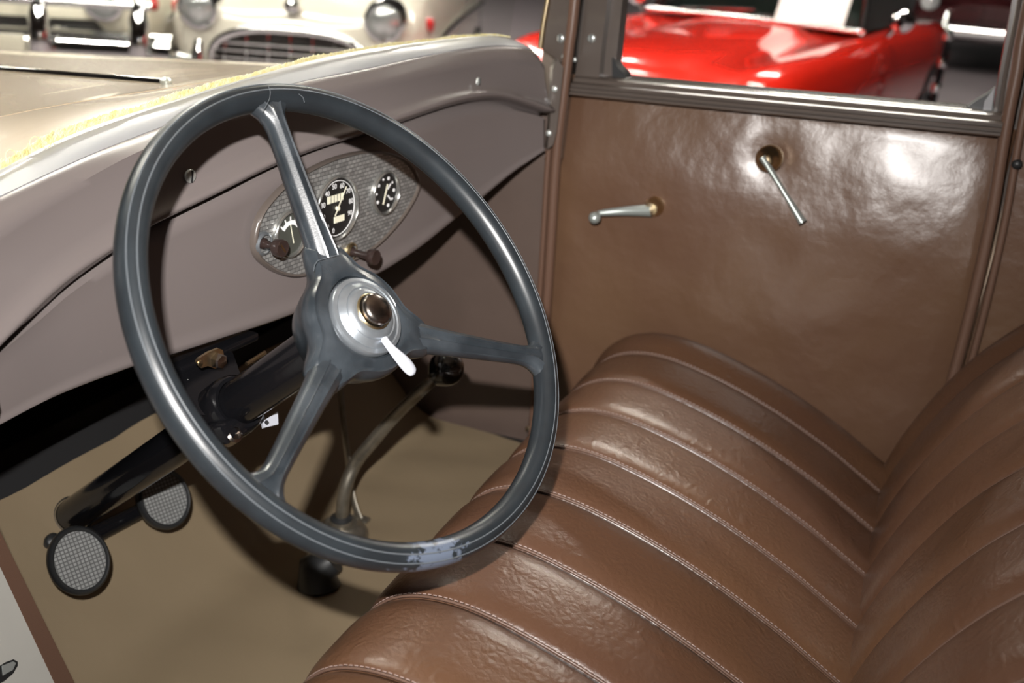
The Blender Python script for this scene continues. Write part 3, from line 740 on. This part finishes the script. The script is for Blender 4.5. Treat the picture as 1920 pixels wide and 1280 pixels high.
for a in spang:
    er = wu * math.cos(a) + wv_ * math.sin(a); et = er.cross(wn)
    st = [(.044, .0185, .0080, -.0225), (.054, .0168, .0102, -.0212), (.064, .0152, .0114, -.0193), (.080, .0136, .0114, -.0172), (.100, .0122, .0110, -.0142), (.130, .0110, .0104, -.0095), (.160, .0099, .0098, -.0045), (.178, .0096, .0096, -.0015), (.186, .0108, .0096, -.0005), (.192, .0138, .0096, 0), (.198, .0205, .0092, 0), (.203, .0310, .0086, 0)]
    rows = []
    for r, hw, th, h in st:
        c = wc + er * r + wn * h
        pf = [(-1, -.2), (-.92, .35), (-.7, .72), (-.46, .86), (-.36, 1.0), (-.26, .86), (0, .92), (.26, .86), (.36, 1.0), (.46, .86), (.7, .72), (.92, .35), (1, -.2), (.8, -.75), (.4, -.98), (0, -1.05), (-.4, -.98), (-.8, -.75)]
        rows.append([c + et * x * hw + wn * y * th for x, y in pf])
    MB().grid(rows, close_v=True, cap=True).build('spoke', M['spoke'], wheel, 60)
def hub_out(th):
    r = 0
    for a in spang:
        d = abs((th - a + math.pi) % (2 * math.pi) - math.pi)
        r = max(r, .0525 + .0270 * (1 if d < .155 else math.exp(-((d - .155) / .17) ** 1.6)))
    return r
hrings = []
NT = 144
for f, h, r0 in ((1.0, -.072, .026), (1.0, -.066, .034), (1.0, -.054, .0435), (1.0, -.040, .0485)):
    hrings.append([W(r0, 2 * math.pi * i / NT, h) for i in range(NT)])
for t, h in ((.80, -.0315), (.95, -.0285), (1.0, -.0225), (.985, -.0175), (.93, -.0135), (.86, -.0110), (.80, -.0092), (.72, -.0098), (.55, -.0090), (.30, -.0070), (.12, -.0062), (.03, -.0072), (0, -.0120)):
    ring = []
    for i in range(NT):
        th = 2 * math.pi * i / NT; ro = hub_out(th); rq = .0372 + (ro - .0372) * t; ring.append(W(rq, th, h - (.0040 * min(1, max(0, (rq - .054) / .022)) ** 1.3 if h > -.02 else 0)))
    hrings.append(ring)
hub = MB().grid(hrings, close_v=True, cap=True).build('hub', M['spoke'], wheel, 50, 'slate painted hub with worn edges')
disc = [(.0325, .004), (.0325, .0085), (.0315, .0105), (.0285, .0115), (.0275, .0108), (.0265, .0118), (.0225, .0150), (.0215, .0145), (.0205, .0158), (.0170, .0180), (.0150, .0180), (.0145, .0160), (.0001, .0160)]
disc = [(r * 1.11, h - .0145) for r, h in disc]
MB().lathe(wc, wn, disc, 64, True).build('lever_disc', M['hub_metal'], hub, 40, 'stepped pale metal disc')
MB().lathe(wc, wn, [(.0165, .0030), (.0168, .0045), (.0158, .0055), (.0148, .0050)], 40, False).build('brass_ring', M['brass'], hub, 50)
MB().lathe(wc, wn, [(.0143, .000), (.0141, .0075), (.0145, .0085), (.0137, .0112), (.0108, .0130), (.006, .0139), (.0001, .0141)], 40, False).build('horn_button', M['nickel'], hub, 50, 'brown nickel horn button')
# light lever
def wplane(px, h): r = ray(*px); return r * ((wc + wn * h).dot(wn) / r.dot(wn))
l0 = wplane((716, 630), -.002); l1 = wplane((733, 652), .004); l2 = wplane((757, 678), .008); l3 = wplane((777, 701), .008)
MB().tube(catmull([l0, l1, l2, l3], 5), [.0050, .0042, .0040, .0040, .0042, .0046, .0050, .0056, .0062, .0066, .0069, .0070, .0068, .0063, .0052, .0020], 14, squash=.45, up=tuple((wn.cross(l3 - l0)).normalized())).build('light_lever', M['lever'], hub, 60, 'white metal light lever')
for pxs, h, par in ((((503, 160), (507, 172), (506, 184), (500, 197), (492, 209)), .0135, rim), (((560, 176), (568, 182), (571, 192)), .0135, rim), (((588, 508), (590, 496), (596, 488), (606, 485), (622, 481), (637, 477)), -.0050, hub)):
    MB().tube([wplane(p, h) for p in pxs], .0003, 5).build('hairline_crack', M['rib'], par, 0, 'pale hairline crack')
# ------------------------------------------------------------------ steering column
colm = thing('steering_column', 'glossy black steering column with clamp bracket under the dashboard', 'steering column', tuple(wc - wn * .65))
MB().tube([wc - wn * .068, wc - wn * .25], .0230, 28).build('column_jacket', M['black'], colm)
MB().tube([wc - wn * .25, wc - wn * .68], .0215, 28).build('column_tube', M['black'], colm)
MB().lathe(wc - wn * .645, wn, [(.030, -.02), (.030, .004), (.0225, .010)], 28, False).build('floor_collar', M['rubber'], colm)
t0 = .235
cl = MB().lathe(wc - wn * t0, wn, [(.024, -.03), (.031, -.03), (.0315, .0), (.030, .012), (.027, .016), (.0235, .015)], 32, False).build('clamp', M['black'], colm, 50, 'black column clamp')
# bracket rising from the clamp to the dash edge
top = on_plane(385, 668, ND, .72)
bt0 = wc - wn * (t0 + .015)
bs = bt0 + V((-.004, .012, .012))
rows = []
for t, hw, hd in ((0, .030, .026), (.25, .036, .026), (.5, .040, .022), (.75, .043, .016), (1.0, .046, .012)):
    c = bs.lerp(top + V((0, .012, 0)), t)
    rows.append([c + V((a * hw, b * hd, -a * 0)) for a, b in ((-1, -.5), (-.75, -.95), (0, -1.1), (.75, -.95), (1, -.5), (1, .8), (.5, 1), (-.5, 1), (-1, .8))])
MB().grid(rows, close_v=True, cap=True).build('bracket', M['black'], colm, 50, 'black bracket between column and dashboard')
tp = on_plane(405, 650, ND, .722)
MB().box(tp + V((0, .015, -.004)), (.115, .05, .010), Matrix.Rotation(-.087, 3, 'Z'), bev=.003).build('mounting_plate', M['black'], colm)
bp = on_plane(398, 672, ND, .685)
pts = [on_plane(a, b, ND, .684) for a, b in ((369, 679), (373, 672), (392, 660), (410, 653), (418, 656), (421, 672), (416, 684), (404, 691), (390, 686), (378, 690))]
bpl = MB().prism(pts, -nP * .003).build('switch_plate', M['brass'], colm, 30, 'small brass plate with a bolt')
MB().lathe(on_plane(406, 675, ND, .684), nP, [(.0085, 0), (.0085, .006), (.007, .008), (.0001, .009)], 6, True).build('bolt', M['nickel'], bpl, 20)
MB().lathe(on_plane(375, 681, ND, .684), nP, [(.0035, 0), (.0032, .0015), (.0001, .002)], 10, False).build('rivet', M['brass'], bpl, 30)
lw = wc - wn * (t0 - .004)
MB().box(on_plane(440, 800, wn, (wc - wn * t0).dot(wn)) + V((0, 0, .004)), (.06, .03, .022), Matrix.Rotation(-.3, 3, 'X'), bev=.005).build('clamp_lug', M['black'], colm)
b2 = on_plane(438, 815, wn, (wc - wn * (t0 - .016)).dot(wn))
MB().lathe(b2, wn, [(.0085, -.012), (.0085, .002), (.006, .004), (.0055, .001), (.0001, .001)], 16, False).build('clamp_bolt', M['nickel'], colm, 40)
pts = [on_plane(a, b, wn, (wc - wn * (t0 - .004)).dot(wn)) for a, b in ((492, 790), (521, 771), (522, 795), (494, 802))]
MB().prism(pts, -wn * .003).build('lock_tab', M['lever'], colm, 30, 'bright metal tab on the clamp')
MB().lathe(on_plane(500, 792, wn, (wc - wn * (t0 - .0042)).dot(wn)), wn, [(.0024, -.001), (.0024, .0006), (.0001, .0007)], 10, False).build('tab_hole', M['matte_black'], colm, 0)
for a, b in (((462, 682), (497, 660)), ((468, 694), (493, 676))):
    MB().tube([on_plane(a[0], a[1], ND, .70), on_plane(b[0], b[1], ND, .70)], .0022, 8).build('linkage_rod', M['brass'], colm, 60)
MB().tube([on_plane(478, 700, ND, .70), on_plane(480, 680, ND, .70)], .0030, 8).build('linkage_pin', M['brass'], colm, 60)
# hanging box and conduits under the dash, left of the bracket
mb = thing('under_dash_switch_box', 'black enamelled switch box half hidden behind the left wheel rim', 'switch box', tuple(on_plane(345, 730, ND, .75)))
q = on_plane(352, 725, ND, .745)
MB().box(q, (.062, .06, .055), Matrix.Rotation(-.2, 3, 'Z') @ Matrix.Rotation(.25, 3, 'X'), bev=.012).build('box', M['black'], mb)
for p in ((370, 738), (386, 728), (348, 716)):
    MB().lathe(on_plane(p[0], p[1], ND, .703), nP, [(.004, -.02), (.004, .004), (.0025, .005), (.0001, .005)], 10, False).build('terminal', M['screw'], mb, 40)

# ------------------------------------------------------------------ gear lever and hand brake
kn = V((1.074, .530, -.550)); kn = ray(837, 690) * (1.074 / ray(837, 690).x)
gb = on_z(640, 985, -.835)
gear = thing('gear_lever', 'bent gear lever with a glossy black ball knob', 'gear lever', tuple(gb + V((0, 0, -.015))))
dref = gb.dot(R2); dk = kn.dot(R2)
def at_depth(px, py, d): return ray(px, py) * d
gp = [gb + V((0, 0, -.02)), at_depth(642, 955, dref - .01), at_depth(649, 910, dref - .02), at_depth(668, 866, dref - .025), at_depth(700, 826, dref + (dk - dref) * .3 - .018), at_depth(745, 775, dref + (dk - dref) * .62 - .01), at_depth(805, 718, dk), kn]
pp_ = catmull(gp, 6)
MB().tube(pp_, [.0098 if i < 24 else .0098 - .003 * (i - 24) / (len(pp_) - 25) for i in range(len(pp_))], 14).build('rod', M['rod'], gear, 60)
q = pp_[-12]; q2 = pp_[-10]
MB().tube([q, q2], .0085, 14).build('collar', M['rod'], gear)
rk = .0242; ax = (kn - pp_[-6]).normalized()
MB().lathe(kn, ax, [(.009, -rk * 1.05), (rk * .55, -rk * .86), (rk * .80, -rk * .6), (rk * .96, -rk * .28), (rk, 0), (rk * .96, rk * .28), (rk * .8, rk * .6), (rk * .5, rk * .866), (rk * .2, rk * .98), (.0001, rk)], 32, True).build('ball_knob', M['knob'], gear, 60, 'glossy black ball knob')
MB().lathe(gb, (0, 0, 1), [(.040, -.026), (.040, -.012), (.034, -.004), (.026, .002), (.024, .006), (.018, .004), (.017, .012), (.011, .014)], 28, False).build('base_ring', M['rod'], gear, 40)
MB().lathe(gb, (0, 0, 1), [(.017, .003), (.0165, .014), (.0105, .018)], 24, False).build('rubber_boot', M['rubber'], gear)
hb0 = on_z(676, 975, -.86)
hbr = thing('hand_brake_lever', 'slim grey hand brake lever standing behind the gear lever', 'hand brake', tuple(hb0))
hbp = [hb0, at_depth(661, 930, hb0.dot(R2) + .005), at_depth(650, 840, hb0.dot(R2) + .01), at_depth(640, 750, hb0.dot(R2) + .01), at_depth(630, 650, hb0.dot(R2) + .0)]
MB().tube(catmull(hbp, 5), .0075, 10, squash=.5).build('lever_bar', M['rod'], hbr, 60)
MB().tube([hbp[-1], hbp[-1] + (hbp[-1] - hbp[-2]).normalized() * .07], .010, 12).build('grip', M['rubber'], hbr, 60)
MB().box(hb0 + V((0, 0, -.0)), (.016, .03, .012), bev=.003).build('quadrant', M['rod'], hbr)

# ------------------------------------------------------------------ pedals
def pedal(name, label, px, z, rad, arm_to, group):
    r = ray(*px); c = r * (z / r.z)
    n = (V((-.28, -.80, .53))).normalized()
    o = thing(name, label, 'pedal', tuple(c), group)
    up = V((0, 0, 1)); up = (up - n * up.dot(n)).normalized(); rt = up.cross(n)
    def ell(s, h, m=40): return [c + (rt * math.cos(q) * rad[0] + up * math.sin(q) * rad[1]) * s + n * h for q in [2 * math.pi * i / m for i in range(m)]]
    MB().grid([ell(.80, -.016), ell(.98, -.013), ell(1.02, -.004), ell(1.0, .002), ell(.93, .0045), ell(.86, .003), ell(.84, .000)], close_v=True, cap=True).build('pad_rim', M['rubber'], o, 60, 'black rubber rim')
    # pad built in its own frame so that the ribs follow it
    Mx = Matrix((rt, up, n)).transposed().to_4x4(); Mx.translation = c
    pts = [V((math.cos(q) * rad[0] * .85, math.sin(q) * rad[1] * .85, .0012)) for q in [2 * math.pi * i / 40 for i in range(40)]]
    me = bpy.data.meshes.new('tread'); bmq = bmesh.new()
    top = [bmq.verts.new(p) for p in pts]; bot = [bmq.verts.new(p - V((0, 0, .006))) for p in pts]
    bmq.faces.new(top); bmq.faces.new(list(reversed(bot)))
    for i in range(40): bmq.faces.new((top[i - 1], bot[i - 1], bot[i], top[i]))
    bmesh.ops.recalc_face_normals(bmq, faces=bmq.faces[:]); bmq.to_mesh(me); bmq.free()
    t = bpy.data.objects.new('tread', me); C.objects.link(t); me.materials.append(M['pad']); t.parent = o
    t.matrix_parent_inverse = Matrix.Identity(4); t.matrix_basis = Matrix.Translation(-V(o.location)) @ Mx; t['label'] = 'grey ribbed rubber tread'
    ap = [c - n * .012, c - n * .04 + V((0, 0, -.004)), V(arm_to) if arm_to else c * 1.09]
    MB().tube(catmull(ap, 5), [.012, .0115, .011, .011, .0105, .010, .010, .0105, .011, .0115, .012], 12).build('arm', M['black'], o, 60)
    return o
pedal('foot_pedal', 'near oval foot pedal with grey ribbed tread in front of the column foot', (150, 1050), -.71, (.0335, .0400), None, 'foot pedals')
pedal('foot_pedal', 'far oval foot pedal with grey ribbed tread partly behind the column', (309, 934), -.71, (.0335, .0400), (.765, .862, -.742), 'foot pedals')
fs_ = thing('foot_switch', 'small round black foot button beside the near pedal', 'foot switch', tuple(on_plane(98, 1015, wn, (wc - wn * .655).dot(wn))))
fc = on_plane(98, 1015, wn, (wc - wn * .62).dot(wn))
MB().lathe(fc, wn, [(.006, -.05), (.006, -.004), (.0095, -.002), (.010, .004), (.008, .007), (.0001, .008)], 16, False).build('button', M['rubber'], fs_, 50)
MB().lathe(fc, wn, [(.012, -.05), (.012, -.04), (.007, -.036)], 16, False).build('sleeve', M['rod'], fs_, 50)
# small black floor fitting below the wheel
ff = thing('floor_starter_fitting', 'small black cast fitting on the mat below the steering wheel rim', 'floor fitting', tuple(on_z(600, 1090, -.855)))
c0 = on_z(598, 1085, -.845); c1 = on_z(625, 1050, -.82)
MB().tube([c0 + V((0, 0, -.012)), c0 + V((.005, .005, .014)), c1 + V((0, 0, .004))], [.030, .027, .020], 18).build('casting', M['rubber'], ff, 60)
MB().tube([c1 + V((-.012, .01, .006)), c1 + V((.018, -.02, .010))], .011, 14).build('worn_cap', M['rod'], ff, 60)

# ================================================================== cars outside
def frame(origin, heading):
    h = V((heading[0], heading[1], 0)).normalized(); l = V((-h.y, h.x, 0))
    o = V(origin)
    return lambda s, wdt, z: o - h * s + l * wdt + V((0, 0, z))   # s metres behind the nose, wdt to the car's left, z above ground
def body_loft(T, st, shape):
    rows = []
    for q in st:
        half = shape(*q[1:]); s = q[0]
        full = [(x, z) for x, z in half] + [(-x, z) for x, z in reversed(half[:-1])]
        rows.append([T(s - 0, x, z) for x, z in full])
    b = MB(); b.grid(rows); k = len(rows[0]); n = len(rows)
    b.f.append(tuple(range(k))); b.f.append(tuple((n - 1) * k + j for j in range(k)))
    return b
def wheel_at(T, s, side, wd, r, parent, chrome=True):
    c = T(s, side * wd, r); ax = (T(s, side * (wd + 1), r) - c).normalized()
    o = MB().lathe(c, ax, [(r * .62, -.19), (r * .92, -.19), (r, -.15), (r, -.04), (r * .94, .0), (r * .70, .012), (r * .62, .0)], 36, False).build('tyre', M['tyre'], parent, 50)
    MB().lathe(c, ax, [(r * .63, -.02), (r * .60, .006), (r * .48, -.01), (r * .25, .0), (r * .16, .02), (.001, .024)], 30, False).build('wheel_rim', M['chrome'], o, 50)
    return o
# ---- red car
T = frame((5.15, 1.57, GZ), (-.985, .16))
red = thing('red_sports_car', 'glossy red sports car with a white card on its windshield', 'car', tuple(T(2.2, 0, 0)))
def shp(Wd, hb, hf, hv, hc):
    return [(Wd * .90, hb), (Wd * .97, hb + .10), (Wd, hb + .25), (Wd * 1.0, hb + (hf - hb) * .62), (Wd * .97, hf - .09), (Wd * .92, hf - .03), (Wd * .84, hf), (Wd * .74, hf - .01), (Wd * .64, (hf + hv) / 2 - .012), (Wd * .54, hv), (Wd * .44, hv + .004), (Wd * .38, hc - .012), (Wd * .32, hc), (Wd * .15, hc + .008), (0, hc + .01)]
st = [(-.04, .72, .40, .66, .64, .65), (.0, .80, .34, .75, .72, .73), (.08, .86, .28, .795, .765, .775), (.25, .89, .24, .825, .79, .81), (.55, .90, .20, .845, .81, .84), (.9, .915, .2, .86, .825, .865), (1.3, .92, .2, .875, .84, .89), (1.65, .92, .2, .885, .86, .91), (1.80, .92, .2, .89, .88, .915), (2.4, .90, .2, .90, .90, .92), (3.3, .90, .2, .91, .91, .92), (4.0, .90, .2, .90, .90, .90), (4.45, .84, .28, .82, .82, .82), (4.55, .74, .4, .7, .7, .7)]
body_loft(T, st, shp).build('body', M['red'], red, 35)
def quadpr(name, pts, d, mt, parent, lb=None): return MB().prism(pts, d).build(name, M[mt], parent, 30, lb)
up1 = V((0, 0, 1))
quadpr('windshield', [T(1.80, .72, .93), T(1.80, -.72, .93), T(2.35, -.58, 1.24), T(2.35, .58, 1.24)], T(0, 0, 0) - T(-.01, 0, 0), 'dark_glass', red)
quadpr('cabin', [T(1.86, .70, .91), T(1.86, -.70, .91), T(2.38, -.56, 1.20), T(2.38, .56, 1.20)], T(1.4, 0, 0) - T(0, 0, 0), 'cabin', red)
rows = [[T(s, x, z) for x, z in ((-.60, 1.19), (-.5, 1.25), (0, 1.28), (.5, 1.25), (.60, 1.19))] for s in (2.33, 2.6, 3.1, 3.6, 4.0)]
sheet(rows, (0, 0, -.03)).build('roof', M['red'], red)
for s in (-1, 1):
    MB().tube([T(1.78, s * .74, .92), T(2.35, s * .59, 1.24)], .02, 10).build('windshield_post', M['chrome'], red)
MB().tube([T(1.76, x, .94 - .02 * abs(x)) for x in (-.74, -.4, 0, .4, .74)], .016, 10).build('cowl_trim', M['chrome'], red)
for x0, x1 in ((.05, .55), (-.5, 0)):
    MB().tube([T(1.78, x0, .955), T(1.86, x1, .985)], .010, 8).build('wiper', M['chrome'], red)
for s in (-1, 1):
    c = T(1.95, s * .93, 1.0)
    mo = MB().lathe(c, T(0, 0, 0) - T(-1, 0, 0), [(.03, -.05), (.065, -.02), (.075, .02), (.07, .03), (.001, .03)], 18, False).build('side_mirror', M['chrome'], red)
    MB().tube([T(1.95, s * .86, .9), c], .014, 8).build('mirror_stem', M['chrome'], mo)
    wheel_at(T, .80, s, .90, .33, red); wheel_at(T, 3.55, s, .90, .33, red)
    MB().tube([T(1.2, s * .93, .20), T(3.1, s * .93, .20)], .035, 10).build('side_pipe', M['chrome'], red)
    MB().lathe(T(.02, s * .6, .56), T(-1, 0, 0) - T(0, 0, 0), [(.10, -.05), (.10, .02), (.085, .035), (.05, .05), (.001, .055)], 20, False).build('headlight', M['headlamp'], red)
    hood_l = [T(q, s * .31, z + .004) for q, z in ((.3, .75), (.6, .803), (.9, .848), (1.3, .888), (1.6, .912))]
MB().tube([T(-.03, x, .42 - .0 * x) for x in (-.75, -.5, 0, .5, .75)], .045, 12).build('front_bumper', M['chrome'], red)
card = add(MB().prism([T(1.74, .63, .945), T(1.74, .18, .945), T(1.86, .18, 1.19), T(1.86, .63, 1.19)], T(.004, 0, 0) - T(0, 0, 0)).build('display_card', M['paper'], None, 0), 'white display card leaning on the red car windshield', 'card')
# ---- dark maroon car far behind
T = frame((14.2, -.25, GZ), (-1, .03))
mar = thing('maroon_car', 'dark maroon car with a chrome bumper far behind the red car', 'car', tuple(T(2.2, 0, 0)))
st = [(0, .80, .42, .80, .80, .85), (.1, .86, .36, .90, .88, .95), (.8, .9, .3, .98, .95, 1.05), (1.6, .92, .3, 1.02, 1.0, 1.1), (3.5, .92, .3, 1.05, 1.05, 1.1), (4.7, .85, .35, .95, .95, .95)]
body_loft(T, st, shp).build('body', M['maroon'], mar, 35)
quadpr('cabin', [T(1.6, .74, 1.02), T(1.6, -.74, 1.02), T(2.1, -.62, 1.55), T(2.1, .62, 1.55)], T(1.6, 0, 0) - T(0, 0, 0), 'maroon', mar)
rows = [[T(s, x, z) for x in (-.95, -.6, 0, .6, .95)] for s, z in ((-.16, .62), (-.20, .58), (-.20, .50), (-.16, .46))]
sheet(rows, T(.03, 0, 0) - T(0, 0, 0)).build('bumper', M['chrome'], mar, 60)
for x in (-.42, .42):
    MB().tube([T(-.2, x, .42), T(-.25, x, .56), T(-.2, x, .74)], [.03, .045, .03], 12).build('bumper_guard', M['chrome'], mar)
for x in (-.66, .66):
    MB().lathe(T(-.02, x, .86), T(-1, 0, 0) - T(0, 0, 0), [(.11, -.06), (.115, .02), (.10, .035), (.001, .06)], 18, False).build('headlight', M['headlamp'], mar)
for s in (-1, 1): wheel_at(T, .85, s, .88, .34, mar); wheel_at(T, 3.7, s, .88, .34, mar)
# post near the red car
c = on_z(1700, 240, GZ); c = V((7.6, .06, GZ))
post_ = thing('barrier_post', 'thin black post with chrome bands standing beside the red car', 'post', tuple(c))
MB().tube([c + V((0, 0, .01)), c + V((0, 0, .95))], .024, 12).build('pole', M['black'], post_)
MB().lathe(c, (0, 0, 1), [(.11, 0), (.11, .02), (.04, .04), (.03, .06)], 24, True).build('base', M['black'], post_)
for z in (.55, .72, .90): MB().lathe(c + V((0, 0, z)), (0, 0, 1), [(.028, -.03), (.031, -.02), (.031, .02), (.028, .03)], 14, True).build('chrome_band', M['chrome'], post_)

# ---- cream cars seen through the windshield
def cream_car(name, label, origin, heading, mt, kind):
    T = frame(origin, heading)
    o = thing(name, label, 'car', tuple(T(2.3, 0, 0)))
    def sh(Wd, hb, hf, hc):
        return [(Wd * .92, hb), (Wd * .98, hb + .12), (Wd, hb + .3), (Wd * .98, hf - .12), (Wd * .92, hf - .03), (Wd * .82, hf), (Wd * .68, hf - .01), (Wd * .52, hf - .02 + (hc - hf) * .4), (Wd * .32, hc - .02), (0, hc)]
    st = [(0, .74, .42, .70, .66), (.05, .82, .36, .78, .76), (.18, .88, .32, .86, .86), (.5, .91, .28, .91, .95), (1.0, .93, .26, .94, 1.01), (1.7, .93, .26, .96, 1.05), (3.4, .93, .26, .96, 1.0), (4.4, .88, .3, .9, .9), (4.7, .75, .4, .75, .75)]
    body_loft(T, st, sh).build('body', M[mt], o, 40)
    MB().prism([T(1.7, .74, 1.02), T(1.7, -.74, 1.02), T(2.2, -.60, 1.45), T(2.2, .60, 1.45)], T(1.5, 0, 0) - T(0, 0, 0)).build('cabin', M['cabin'], o, 30)
    rows = [[T(s, x, z) for x, z in ((-.62, 1.42), (0, 1.52), (.62, 1.42))] for s in (2.15, 2.6, 3.2, 3.75)]
    sheet(rows, (0, 0, -.04)).build('roof', M[mt], o)
    for s in (-1, 1):
        wheel_at(T, .95, s, .90, .34, o); wheel_at(T, 3.7, s, .90, .34, o)
        c = T(-.0, s * .63, .75)
        hl = MB().lathe(c, T(-1, 0, 0) - T(0, 0, 0), [(.145, -.16), (.145, .0), (.135, .03), (.115, .035), (.105, .02)], 28, False).build('headlight', M['chrome'], o)
        MB().lathe(c, T(-1, 0, 0) - T(0, 0, 0), [(.107, .015), (.09, .045), (.05, .06), (.001, .065)], 24, False).build('headlight_lens', M['headlamp'], hl)
        ml = MB().lathe(T(.30, s * .895, .72), T(0, s, 0) - T(0, 0, 0), [(.05, -.03), (.045, .02), (.001, .03)], 14, False).build('marker_light', M['lens'], o)
        MB().tube([T(.55, s * .935, .60), T(.9, s * .95, .64), T(1.6, s * .955, .66), T(3.6, s * .955, .66)], .022, 10).build('side_trim', M['chrome'], o)
    if kind == 'oval':
        # wide oval grille with bars
        q = [2 * math.pi * i / 48 for i in range(49)]
        def ov(t, e=.55):
            ct, st_ = math.cos(t), math.sin(t)
            return (abs(ct) ** .7 * (1 if ct > 0 else -1) * e, abs(st_) ** .9 * (1 if st_ > 0 else -1) * .22 + .43)
        g = MB().prism([T(-.03 + .0 * 0, *ov(t)) for t in q[:-1]], T(.12, 0, 0) - T(0, 0, 0)).build('grille_opening', M['cabin'], o, 30)
        MB().tube([T(-.05, *ov(t)) for t in q], .030, 10, cap=False).build('grille_surround', M['chrome'], g)
        for z in (-.13, -.08, -.03, .02, .07, .12):
            wx = .53 * math.sqrt(max(0, 1 - (z / .23) ** 2))
            MB().tube([T(-.05, x, .43 + z) for x in (-wx, 0, wx)], .013, 8).build('grille_bar', M['chrome'], g)
        for i in range(7):
            x = -.45 + .15 * i; zz = .19 * math.sqrt(max(.05, 1 - (x / .56) ** 2))
            MB().tube([T(-.04, x, .43 - zz), T(-.06, x, .43), T(-.04, x, .43 + zz)], .007, 8).build('grille_tooth', M['chrome'], g)
        MB().lathe(T(.02, 0, .80), T(-1, 0, 0) - T(0, 0, 0), [(.05, -.05), (.05, .02), (.03, .035), (.001, .04)], 16, False).build('hood_emblem', M['chrome'], o)
        for x in (-.60, .60):
            MB().tube([T(-.05, x * 1.4, .40), T(-.16, x * 1.15, .40), T(-.22, x * .85, .39)], [.05, .07, .05], 12).build('bumper_half', M['chrome'], o)
            MB().tube([T(-.22, x * .95, .26), T(-.27, x * .95, .42), T(-.2, x * .95, .56)], [.035, .05, .03], 12).build('bumper_guard', M['chrome'], o)
    else:
        rows = [[T(s, x, z) for x in (-1.08, -.8, -.4, 0, .4, .8, 1.08)] for s, z in ((-.12, .56), (-.20, .52), (-.22, .40), (-.15, .30))]
        sheet(rows, T(.03, 0, 0) - T(0, 0, 0)).build('bumper', M['chrome'], o, 60)
        MB().tube([T(-.18, x, .74) for x in (-.98, -.5, 0, .5, .98)], .028, 12).build('upper_bumper_bar', M['chrome'], o)
        for x in (-.9, -.27, .27, .9):
            MB().tube([T(-.2, x, .28), T(-.26, x, .44), T(-.22, x, .66), T(-.16, x, .78)], [.05, .075, .065, .03], 14).build('bumper_guard', M['chrome'], o)
        g = MB().prism([T(-.01, x, z) for x, z in ((-.6, .40), (.6, .40), (.66, .52), (.56, .62), (-.56, .62), (-.66, .52))], T(.1, 0, 0) - T(0, 0, 0)).build('grille_opening', M['cabin'], o, 30)
        for z in (.44, .50, .56):
            MB().tube([T(-.03, x, z) for x in (-.62, 0, .62)], .014, 8).build('grille_bar', M['chrome'], g)
        MB().box(T(-.235, 0, .45), (.02, .34, .16), Matrix.Rotation(math.atan2(heading[1], heading[0]), 3, 'Z'), bev=.006).build('blank_plate', M['cream_car'], o)
        for x in (-.45, .1): MB().tube([T(-.12, x, .74), T(-.02, x, .86)], .018, 8).build('bar_stay', M['black'], o)
    return o
cream_car('ivory_coupe', 'ivory car with wide oval toothed grille beyond the windshield', (5.75, 4.10, GZ), (-.94, -.34), 'ivory_car', 'oval')
cream_car('cream_coupe', 'cream car with chrome bumper and guards at far left beyond the hood', (5.0, 5.85, GZ), (-.86, -.50), 'cream_car', 'bumper')

# lift everything so that the showroom floor is at z = 0
for o in C.objects:
    if o.parent is None and o.type in ('EMPTY', 'MESH'):
        o.location.z += H
